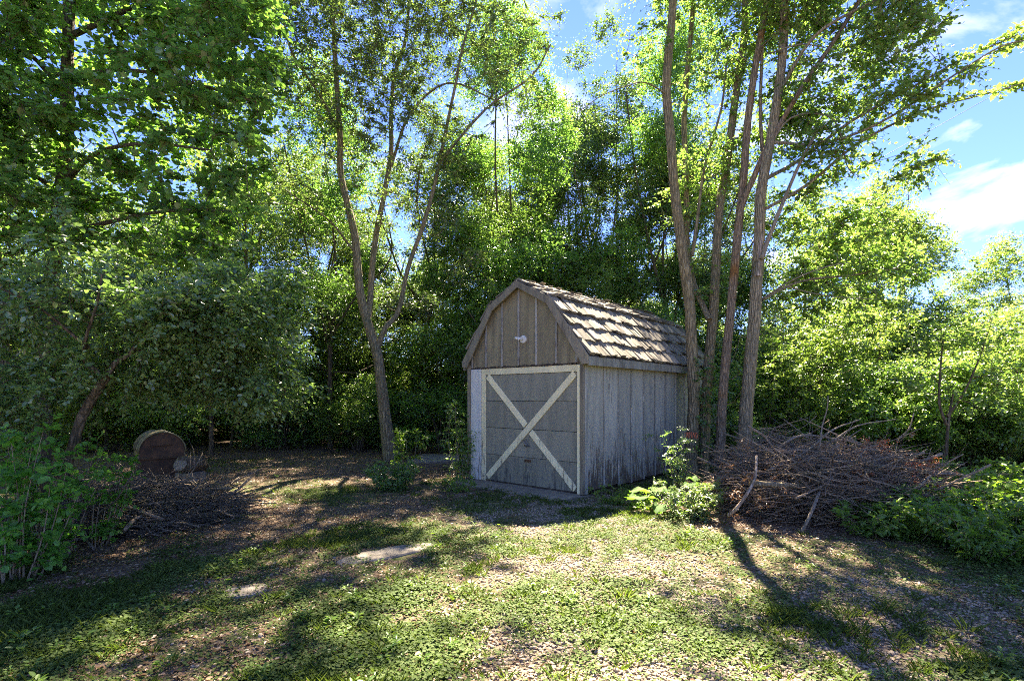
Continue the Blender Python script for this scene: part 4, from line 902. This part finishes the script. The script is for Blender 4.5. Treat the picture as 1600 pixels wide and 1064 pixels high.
# broad leaves of the left edge and the small tree's foot suckers
plant('broad_leaf_sucker', 90, 20, 905, 18, 1.25, .48, LEAFS, .085, 'bright green broad leaved sprouts at the foot of the crooked tree', ntw=4, nl=5, nc=4, wide=.8, tl=.16)
plant('broad_leaf_sucker', 91, 150, 850, 9, .95, .3, LEAFS, .075, 'fresh green sprout right of the crooked tree trunk', ntw=4, nl=5, nc=3, wide=.75, tl=.18, lean=(.1, .1))
plant('broad_leaf_sucker', 92, 75, 870, 12, 1.2, .42, LEAFS, .08, 'green sprouts growing up round the crooked trunk', ntw=4, nl=5, nc=3, wide=.8, tl=.18)

def big_leaf(L_, W_, fold=.12, wave=.03, rr=None):
    """heart-shaped blade as a small grid, base at origin, along +x"""
    nu, nv = 8, 7; v = []
    for i in range(nu):
        t = i / (nu - 1); hw = W_ / 2 * (math.sin(min(1, t * 1.25 + .18) * math.pi * .62) if t < .55 else math.cos((t - .55) / .45 * math.pi / 2) ** .75 + .0) 
        for j in range(nv):
            s = (j / (nv - 1) - .5) * 2; bx = t * L_ - (abs(s) ** 2) * .22 * L_ * (1 - t)
            v.append((bx, s * hw, abs(s) * fold * hw * 1.2 + math.sin(t * 9 + s * 5) * wave * abs(s) - t * t * .18 * L_))
    f = [(i * nv + j, (i + 1) * nv + j, (i + 1) * nv + j + 1, i * nv + j + 1) for i in range(nu - 1) for j in range(nv - 1)]
    return v, f
def rosette(name, px, py, leaves, label, mt):
    x, y = G(px, py); t = tag(empty(name, (x, y, float(height(x, y)))), label, 'plant'); 
    stalk = MB()
    for az, ln, L_, W_, zt, pitch in leaves:
        v, f = big_leaf(L_, W_); M = Matrix.Translation((math.cos(az) * ln, math.sin(az) * ln, zt)) @ Matrix.Rotation(az, 4, 'Z') @ Matrix.Rotation(-pitch, 4, 'Y')
        m = MB(); m.add([tuple(M @ Vector(q)) for q in v], f); me = m.mesh('leaf', mt, True); a = me.attributes.new('tint', 'FLOAT', 'POINT'); a.data.foreach_set('value', np.full(len(me.vertices), random.uniform(.4, .9), np.float32)); link('leaf', me, t)
        stalk.tube([(0, 0, 0), (math.cos(az) * ln * .5, math.sin(az) * ln * .5, zt * .6), (math.cos(az) * ln, math.sin(az) * ln, zt)], [.007, .006, .004], 5)
    stalk.build('stalk', mt, t, True)
BURD = leaf_mat('leaf_burdock', (.05, .10, .025), (.08, .155, .04), (.12, .20, .055), trans=(1.6, 1.8, .8), tf=.4, rough=.75, spec=.15)
rosette('burdock', 1030, 800, [(3.3, .10, .34, .27, .20, .15), (2.6, .12, .3, .24, .26, .1), (.3, .1, .32, .25, .24, .1), (-.6, .12, .28, .22, .16, 0), (4.4, .1, .24, .2, .12, -.1), (1.4, .1, .3, .24, .25, .2), (5.2, .14, .2, .17, .10, 0)], 'big leaved burdock beside the shed wall', BURD)
rosette('burdock', 1092, 800, [(3.6, .06, .2, .15, .36, .1), (.1, .1, .26, .19, .33, -.2), (5.4, .1, .24, .18, .22, 0), (1.8, .06, .2, .15, .4, .2)], 'smaller burdock close to the left end of the brush heap', BURD)
rosette('broad_leaf_plant', 30, 880, [(5.0, .08, .13, .11, .42, -.3), (4.0, .1, .14, .12, .36, -.4), (5.6, .1, .13, .11, .30, -.4), (4.6, .15, .12, .1, .25, -.5), (5.9, .16, .12, .1, .46, -.2), (5.2, .2, .12, .1, .36, -.3)], 'large leaved creeper hanging at the bottom of the left edge', leaf_mat('leaf_creeper', (.04, .13, .02), (.06, .19, .03), (.09, .25, .04), tf=.4))
# ivy on the second trunk foot
r = np.random.RandomState(61); cs = np.array([P(1104 + r.uniform(-14, 16), r.uniform(560, 745), 9.75) for _ in range(46)]); base = np.array([P(1104, 745, 9.75)[0], 9.75, 0])
V, F, T, tw = spray(r, cs - base, r.randn(len(cs), 3) * .4 + [0, -.6, .2], ntw=4, nl=5, tl=.14, size=.055, wide=.8, tw_r=.0015)
iv = tag(empty('ivy', base), 'dark ivy climbing the foot of the second clump stem', 'ivy'); link('foliage', mesh_np('foliage', V, F, LEAFD, tint=T), iv); link('stem', mesh_np('stem', tw[0], tw[1], TWIGD), iv)
# orange twine hung on the first trunk
m = MB(); c = P(1080, 680, 9.62)
for k in range(5):
    a = np.linspace(0, 2 * math.pi, 9); rr_ = .035 + .006 * random.random(); x0 = c[0] - .09 + k * .045
    m.tube([(x0 + .015 * math.sin(t + k), c[1] - .02 + rr_ * .5 * math.cos(t), c[2] + rr_ * 1.5 * math.sin(t)) for t in a], [.007] * 9, 5, False)
m.tube([(c[0] - .12, c[1], c[2] + .04), (c[0], c[1] - .02, c[2] + .05), (c[0] + .12, c[1] + .03, c[2] + .04)], [.006] * 3, 5)
tag(m.build('orange_twine', ORANGE, smooth=True), 'bit of orange twine looped round the leftmost clump stem', 'twine')

# ------------------------------------------------------------------ brush heaps
def heap(name, seed, cx, cy, rx, ry, H, nbig, nsmall, mbig, msmall, label):
    r = np.random.RandomState(seed); t = tag(empty(name, (cx, cy, 0)), label, 'brush heap')
    def top(x, y):
        q = (x / rx) ** 2 + (y / ry) ** 2; return H * max(0, 1 - q) ** .55 * (.6 + .75 * float(vnoise(x * 1.9 + seed, y * 1.9)))
    def one(ln, rad, sides, inside=False):
        a = r.uniform(0, 6.283); q = math.sqrt(r.uniform(0, 1)); x, y = math.cos(a) * q * rx * .92, math.sin(a) * q * ry * .92
        z = top(x, y) * (r.uniform(.55, 1.0) if not inside else r.uniform(0.05, 1.02)); az = r.uniform(0, 6.283) if r.rand() < .4 else r.normal(0, .5) + (math.pi if r.rand() < .5 else 0)
        d = np.array([math.cos(az), math.sin(az) * .8, r.normal(.05, .28)]); n_ = 6; tt = np.linspace(-.5, .5, n_)
        cv = r.randn(3) * .18; p = np.array([x, y, z]) + d * (tt * ln)[:, None] + cv * (tt ** 2 * ln)[:, None] + r.randn(n_, 3) * .012 * ln
        p[:, 2] = np.maximum(p[:, 2], .01 + rad); return p, np.linspace(rad, rad * .35, n_)
    for k in range(nbig):
        ln = r.uniform(.6, 1.7); rd = r.uniform(.007, .022); p, rr_ = one(ln, rd, 6); m = MB(); m.tube(p, rr_, 6)
        for q in range(r.randint(1, 5)):
            j = r.randint(1, 5); d = r.randn(3) * .5 + (p[j] - p[j - 1]) / max(1e-6, np.linalg.norm(p[j] - p[j - 1])); l2 = r.uniform(.15, .45); e = p[j] + d * l2; e[2] = max(e[2], .01)
            m.tube([p[j], (p[j] + e) / 2 + r.randn(3) * .02, e], [rr_[j] * .6, rr_[j] * .45, .0015], 4, False)
        m.build('branch', mbig[r.randint(len(mbig))], t, True)
    VV, FF = [], []; nb = 0
    for k in range(nsmall):
        p, rr_ = one(r.uniform(.25, 1.1), r.uniform(.0028, .0085), 3, True); v, f = tube_np(p, rr_, 3); VV.append(v); FF.append(f + nb); nb += len(v)
        if r.rand() < .5:
            j = r.randint(1, 5); e = p[j] + r.randn(3) * .13; v, f = tube_np(np.array([p[j], (p[j] + e) / 2 + r.randn(3) * .01, e]), np.array([rr_[j] * .7, rr_[j] * .5, .001]), 3); VV.append(v); FF.append(f + nb); nb += len(v)
    link('twigs', mesh_np('twigs', np.concatenate(VV), np.concatenate(FF), msmall), t, 'stuff')
    return t, top
hr, topr = heap('brush_heap', 81, 4.15, 6.85, 1.42, 1.2, 1.0, 130, 3600, [TWIG, TWIG, DEAD, TWIGD, TWIG], TWIG, 'large heap of cut brown branches right of the shed')
b3 = np.array([4.15, 6.85, 0])
m = MB(); p_, rd = px_stem([(1182, 712, 6.2), (1180, 745, 6.0), (1168, 770, 5.9), (1150, 795, 5.9), (1138, 805, 6.0)], 5, 9, b3); m.tube(p_, rd, 8); m.build('branch', PEEL, hr, True)['label'] = 'pale peeled forked branch standing at the front of the heap'
m = MB(); p_, rd = px_stem([(1172, 755, 6.0), (1210, 757, 6.05), (1250, 760, 6.1), (1300, 768, 6.3)], 13, 12, b3); m.tube(p_, rd, 8); m.build('branch', BARKW, hr, True)['label'] = 'thick barked log lying across the heap'
m = MB(); p_, rd = px_stem([(1280, 768, 5.9), (1268, 800, 5.65), (1252, 832, 5.6)], 7, 8, b3); m.tube(p_, rd, 7); m.build('branch', DEAD, hr, True)['label'] = 'short grey stick propped on the heap front'
for k, (q, w0, w1) in enumerate([([(1200, 735, 6.3), (1260, 705, 6.6), (1300, 672, 6.8), (1345, 655, 6.9)], 6, 3), ([(1280, 700, 6.6), (1285, 665, 6.7), (1292, 640, 6.7), (1294, 618, 6.7)], 4, 2), ([(1300, 690, 6.6), (1340, 665, 6.6), (1400, 655, 6.6)], 5, 2), ([(1400, 690, 6.6), (1420, 670, 6.5), (1428, 645, 6.5)], 4, 2), ([(1410, 775, 5.9), (1440, 755, 5.9), (1455, 742, 5.9)], 6, 4), ([(1440, 738, 6.3), (1500, 742, 6.5), (1590, 740, 6.8)], 7, 4), ([(1215, 700, 6.9), (1255, 680, 7), (1330, 690, 7)], 7, 4), ([(1290, 720, 6.2), (1380, 722, 6.3), (1440, 735, 6.3)], 5, 3)]):
    p_, rd = px_stem(q, w0, w1, b3); m = MB(); m.tube(p_, rd, 6); m.build('branch', DEAD, hr, True)
# rust red dead leaves on the heap
def dryleaf(r, cs, size, mt, parent, name='dry_leaves'):
    V, F, T, tw = spray(r, cs, r.randn(len(cs), 3) * .5, ntw=4, nl=6, tl=.12, size=size, wide=.35, far=True, tw_r=0, jitter=.8, flat=0)
    link(name, mesh_np(name, V, F, mt, tint=T), parent, 'stuff')
r = np.random.RandomState(83); cs = []
for px, py, d, s_, n_ in ((1410, 740, 6.2, .22, 20), (1385, 700, 6.5, .14, 8), (1455, 735, 6.3, .12, 12), (1360, 755, 6.1, .16, 14), (1440, 775, 6.0, .12, 10)):
    c = P(px, py, d) - b3
    for k in range(n_): cs.append(c + r.randn(3) * s_ * np.array([1, .6, .55]))
dryleaf(r, np.array(cs), .05, RED, hr)
cs = np.array([P(r.uniform(1120, 1400), r.uniform(700, 815), 6.1) + r.randn(3) * .1 - b3 for _ in range(70)]); cs[:, 2] = np.maximum(cs[:, 2], .03); dryleaf(r, cs, .045, DRY, hr)
hl, topl = heap('brush_heap', 84, -4.7, 6.4, 1.3, 1.05, .42, 70, 2400, [TWIGD, TWIG, TWIGD], TWIGD, 'low dark heap of twigs in the shade at left')

# ------------------------------------------------------------------ old stove
D = 9.4; bx0 = P(254, 714, D)
st_ = tag(empty('barrel_stove', (bx0[0], bx0[1], 0), R(40)), 'rusty arched top barrel stove on a square base behind the left brush heap', 'stove')
w2, zb, hs_ = .355, .40, .10
arch = [(-w2, zb), (w2, zb), (w2, zb + hs_)] + [(w2 * math.cos(a), zb + hs_ + w2 * 1.02 * math.sin(a)) for a in np.linspace(0, math.pi, 17)[1:-1]] + [(-w2, zb + hs_)]
m = MB(); m.prism_y(arch, .03, .95); body = m.build('barrel', OLIVE, st_)
for y in (.0, .28, .6, .93):
    m = MB(); m.tube([(x * 1.02, y, z) for x, z in arch[2:]], [.014] * (len(arch) - 2), 6); m.build('rim', OLIVE, body, True)
m = MB(); m.prism_y([(x * .96, z * .97 + .02) for x, z in arch], .015, .032); ep = m.build('end_plate', RUST, st_)
m = MB(); m.tube([(-.16, .0, .62), (.14, .0, .63)], [.012, .012], 6); m.tube([(-.2, .008, .55), (-.2, .008, .72)], [.014, .014], 6); m.build('handle', RUST, ep)
m = MB(); m.box(-.37, .37, .04, .92, .0, .385, .006); m.build('base', RUST, st_, bevel=.01)
m = MB(); m.box(-.40, .40, .0, .96, .385, .402, .003); m.build('grate', RUST, st_)
x_, y_ = P(293, 730, 9.2)[:2]
m = MB(); m.tube([(0, -.16, .32), (0, .0, .30), (.02, .3, .28)], [.14, .155, .15], 14); lg = tag(empty('log_block', (x_, y_, 0), R(-10)), 'short dark log with pale sawn end beside the stove', 'log')
m.build('log', BARKD, lg, True); m = MB(); m.tube([(0, -.175, .335), (0, -.163, .33)], [.105, .13], 12); m.build('sawn_end', DEAD, lg)
m = MB(); m.box(-.16, .16, -.1, .25, 0, .16, .01); m.build('block', STONE, lg)

# ------------------------------------------------------------------ wires
for k, (a, b, sag, lab) in enumerate([((1350, 150), (1600, -60), .15, 'upper thin cable crossing the blue sky at the top right'), ((1180, 372), (1700, 68), .25, 'lower thin cable crossing the sky behind the leafy twigs'), ((1480, 580), (1900, 400), .3, 'faint farthest cable low in the sky at the right edge')]):
    d = 32 if k < 2 else 45
    p0, p1 = P(a[0] - 300, a[1] + 250 * (.84 if k == 0 else .58), d), P(b[0] + 300, b[1] - 300 * (.84 if k == 0 else .58), d)
    tt = np.linspace(0, 1, 16)[:, None]; p = p0 + (p1 - p0) * tt; p[:, 2] -= (4 * sag * tt * (1 - tt))[:, 0]
    m = MB(); m.tube(p, [.014] * 16, 5); tag(m.build('power_line', WIRE), lab, 'cable', 'power lines')

# ------------------------------------------------------------------ what covers the ground
def src(name, V, F, mt, tint=None):
    return bpy.data.objects.new(name, mesh_np(name, V, F, mt, tint=tint))
r = np.random.RandomState(101); covers = []
for k in range(5):                                     # creeping round leaves
    n_ = 16; a = r.uniform(0, 6.283, n_); q = .085 * np.sqrt(r.rand(n_)); pos = np.stack([np.cos(a) * q, np.sin(a) * q, r.uniform(.006, .035, n_)], -1)
    az = r.uniform(0, 6.283, n_); d = np.stack([np.cos(az), np.sin(az), r.uniform(-.2, .25, n_)], -1); nn = np.tile([0, 0, 1.0], (n_, 1)) + r.randn(n_, 3) * .3
    V, F, kk = leaf_arrays(pos, d, nn, r.uniform(.011, .024, n_), 1.0); covers.append(src('cover_source', V, F, COVER, np.repeat(r.uniform(.2, .9, n_), kk)))
for k in range(3):                                     # grass tufts
    n_ = 18; a = r.uniform(0, 6.283, n_); q = .03 * np.sqrt(r.rand(n_)); pos = np.stack([np.cos(a) * q, np.sin(a) * q, np.zeros(n_)], -1)
    d = np.stack([np.cos(a) * .7, np.sin(a) * .7, r.uniform(.5, 1.6, n_)], -1); s = np.stack([-np.sin(a), np.cos(a), np.zeros(n_)], -1); nn = np.cross(nrm(d), s)
    V, F, kk = leaf_arrays(pos, d, nn, r.uniform(.03, .075, n_), .07, True); covers.append(src('cover_source', V, F, COVER, np.repeat(r.uniform(.4, 1, n_), kk)))
for k in range(2):                                     # small weeds
    n_ = 12; a = r.uniform(0, 6.283, n_); pos = np.stack([np.cos(a) * .015, np.sin(a) * .015, r.uniform(.01, .07, n_)], -1)
    d = np.stack([np.cos(a), np.sin(a), r.uniform(0, .6, n_)], -1); V, F, kk = leaf_arrays(pos, d, np.tile([0, 0, 1.0], (n_, 1)) + r.randn(n_, 3) * .2, r.uniform(.025, .05, n_), .5); covers.append(src('cover_source', V, F, LEAFW, np.repeat(r.uniform(.3, .9, n_), kk)))
litter = []
for k in range(4):
    n_ = 6; pos = np.stack([r.uniform(-.08, .08, n_), r.uniform(-.08, .08, n_), r.uniform(.004, .016, n_)], -1); az = r.uniform(0, 6.283, n_)
    V, F, kk = leaf_arrays(pos, np.stack([np.cos(az), np.sin(az), r.uniform(-.3, .3, n_)], -1), np.tile([0, 0, 1.0], (n_, 1)) + r.randn(n_, 3) * .35, r.uniform(.014, .036, n_), .55); litter.append(src('litter_source', V, F, DRY, np.repeat(r.uniform(.1, 1, n_), kk)))
for k in range(3):                                     # fallen twigs
    tv, tf_ = [], []; nb_ = 0
    for q in range(2):
        a0 = r.uniform(0, 6.28); ln = r.uniform(.05, .22); t4 = np.linspace(0, 1, 4)[:, None]; p = np.array([r.uniform(-.06, .06), r.uniform(-.06, .06), .006]) + t4 * ln * np.array([math.cos(a0), math.sin(a0), .03]) + r.randn(4, 3) * .008 * [1, 1, .4]
        v, f = tube_np(p, np.linspace(.003, .0012, 4), 4); tv.append(v); tf_.append(f + nb_); nb_ += len(v)
    litter.append(src('litter_source', np.concatenate(tv), np.concatenate(tf_), TWIG, np.zeros(nb_)))
pebs = []
for k in range(6):
    rr = np.random.RandomState(200 + k); t = (1 + 5 ** .5) / 2
    v = np.array([(-1, t, 0), (1, t, 0), (-1, -t, 0), (1, -t, 0), (0, -1, t), (0, 1, t), (0, -1, -t), (0, 1, -t), (t, 0, -1), (t, 0, 1), (-t, 0, -1), (-t, 0, 1)]) / 1.9
    v = v * rr.uniform(.75, 1.25, (12, 1)) * np.array([1.0, rr.uniform(.6, .9), rr.uniform(.4, .6)]) * .5
    f = np.array([(0, 11, 5), (0, 5, 1), (0, 1, 7), (0, 7, 10), (0, 10, 11), (1, 5, 9), (5, 11, 4), (11, 10, 2), (10, 7, 6), (7, 1, 8), (3, 9, 4), (3, 4, 2), (3, 2, 6), (3, 6, 8), (3, 8, 9), (4, 9, 5), (2, 4, 11), (6, 2, 10), (8, 6, 7), (9, 8, 1)])
    pebs.append(src('pebble_source', v, f, PEBBLE))
def field(n, ymax=12.5, power=1.5):
    """ground points, denser near the viewer"""
    y = 1.7 + (ymax - 1.7) * r.rand(n) ** power; x = r.uniform(-1.12, 1.12, n) * (y + .8); return x, y
def keep_off(x, y):
    dx, dy = x - SX, y - SY; lx = dx * .754 - dy * .657; ly = dx * .657 + dy * .754
    ins = (lx > -WID - .1) & (lx < .03) & (ly > -.50) & (ly < LEN)
    ins |= np.hypot((x + 1.18) / .33, (y - 4.95) / .25) < 1; ins |= np.hypot((x + 2.05) / .13, (y - 3.98) / .10) < 1
    return ~ins
def z_of(x, y): return height(x, y)
x, y = field(150000); g = gravel_mask(x, y); b = bare_mask(x, y); nz_ = fbm(x * 1.1 + 5, y * 1.1, 4)
pr = (.35 + .65 * sstep(.38, .6, fbm(x * 6, y * 6, 3))) * sstep(.44, .66, nz_) * (1 - .80 * b) * (1 - .52 * g) + .08 * (1 - b); pr = np.maximum(pr, .75 * sstep(2.2, 3.5, x - .25 * y) * (1 - b))
k_ = (r.rand(len(x)) < pr) & keep_off(x, y); x, y = x[k_], y[k_]; nz2 = fbm(x * .9 + 20, y * .9 + 4, 3)
grassy = sstep(.52, .66, nz2) * .6 + .06; u = r.rand(len(x)); idx = np.where(u < grassy, 5 + r.randint(0, 3, len(x)), np.where(r.rand(len(x)) < .022, 8 + r.randint(0, 2, len(x)), r.randint(0, 5, len(x))))
gn_scatter('ground_cover', np.stack([x, y, z_of(x, y)], -1), r.uniform(0, 6.28, len(x)), r.uniform(.45, 1.1, len(x)) * (.75 + .6 * fbm(x * 2.2, y * 2.2, 2)) * np.where((idx >= 5) & (idx < 8), r.choice([1, 1, 1, 1.35], len(x)), 1), idx, covers, 'creeping green ground cover and grass tufts on the clearing', 'ground cover')
x, y = field(190000, 9.5, 1.6); g = gravel_mask(x, y); k_ = (r.rand(len(x)) < g * .8 + .03) & keep_off(x, y); x, y = x[k_], y[k_]
gn_scatter('gravel', np.stack([x, y, z_of(x, y) + .004], -1), r.uniform(0, 6.28, len(x)), r.gamma(4, .0036, len(x)) + .007, r.randint(0, 6, len(x)), pebs, 'loose tan gravel in front of the shed', 'gravel', tilt=r.randn(len(x), 2) * .3)
x, y = field(60000, 15, 1.3); b = bare_mask(x, y); k_ = (r.rand(len(x)) < (.45 + .55 * b) * (1 - .9 * gravel_mask(x, y))) & keep_off(x, y); x, y = x[k_], y[k_]
gn_scatter('leaf_litter', np.stack([x, y, z_of(x, y)], -1), r.uniform(0, 6.28, len(x)), r.uniform(.6, 1.3, len(x)), r.choice(7, len(x), p=[.22, .22, .22, .22, .04, .04, .04]), litter, 'dry brown leaf litter under the trees', 'leaf litter')
print('TRIS', sum(sum(len(p.vertices) - 2 for p in me.polygons) if len(me.polygons) < 20000 else len(me.polygons) * (len(me.polygons[0].vertices) - 2) for me in bpy.data.meshes))
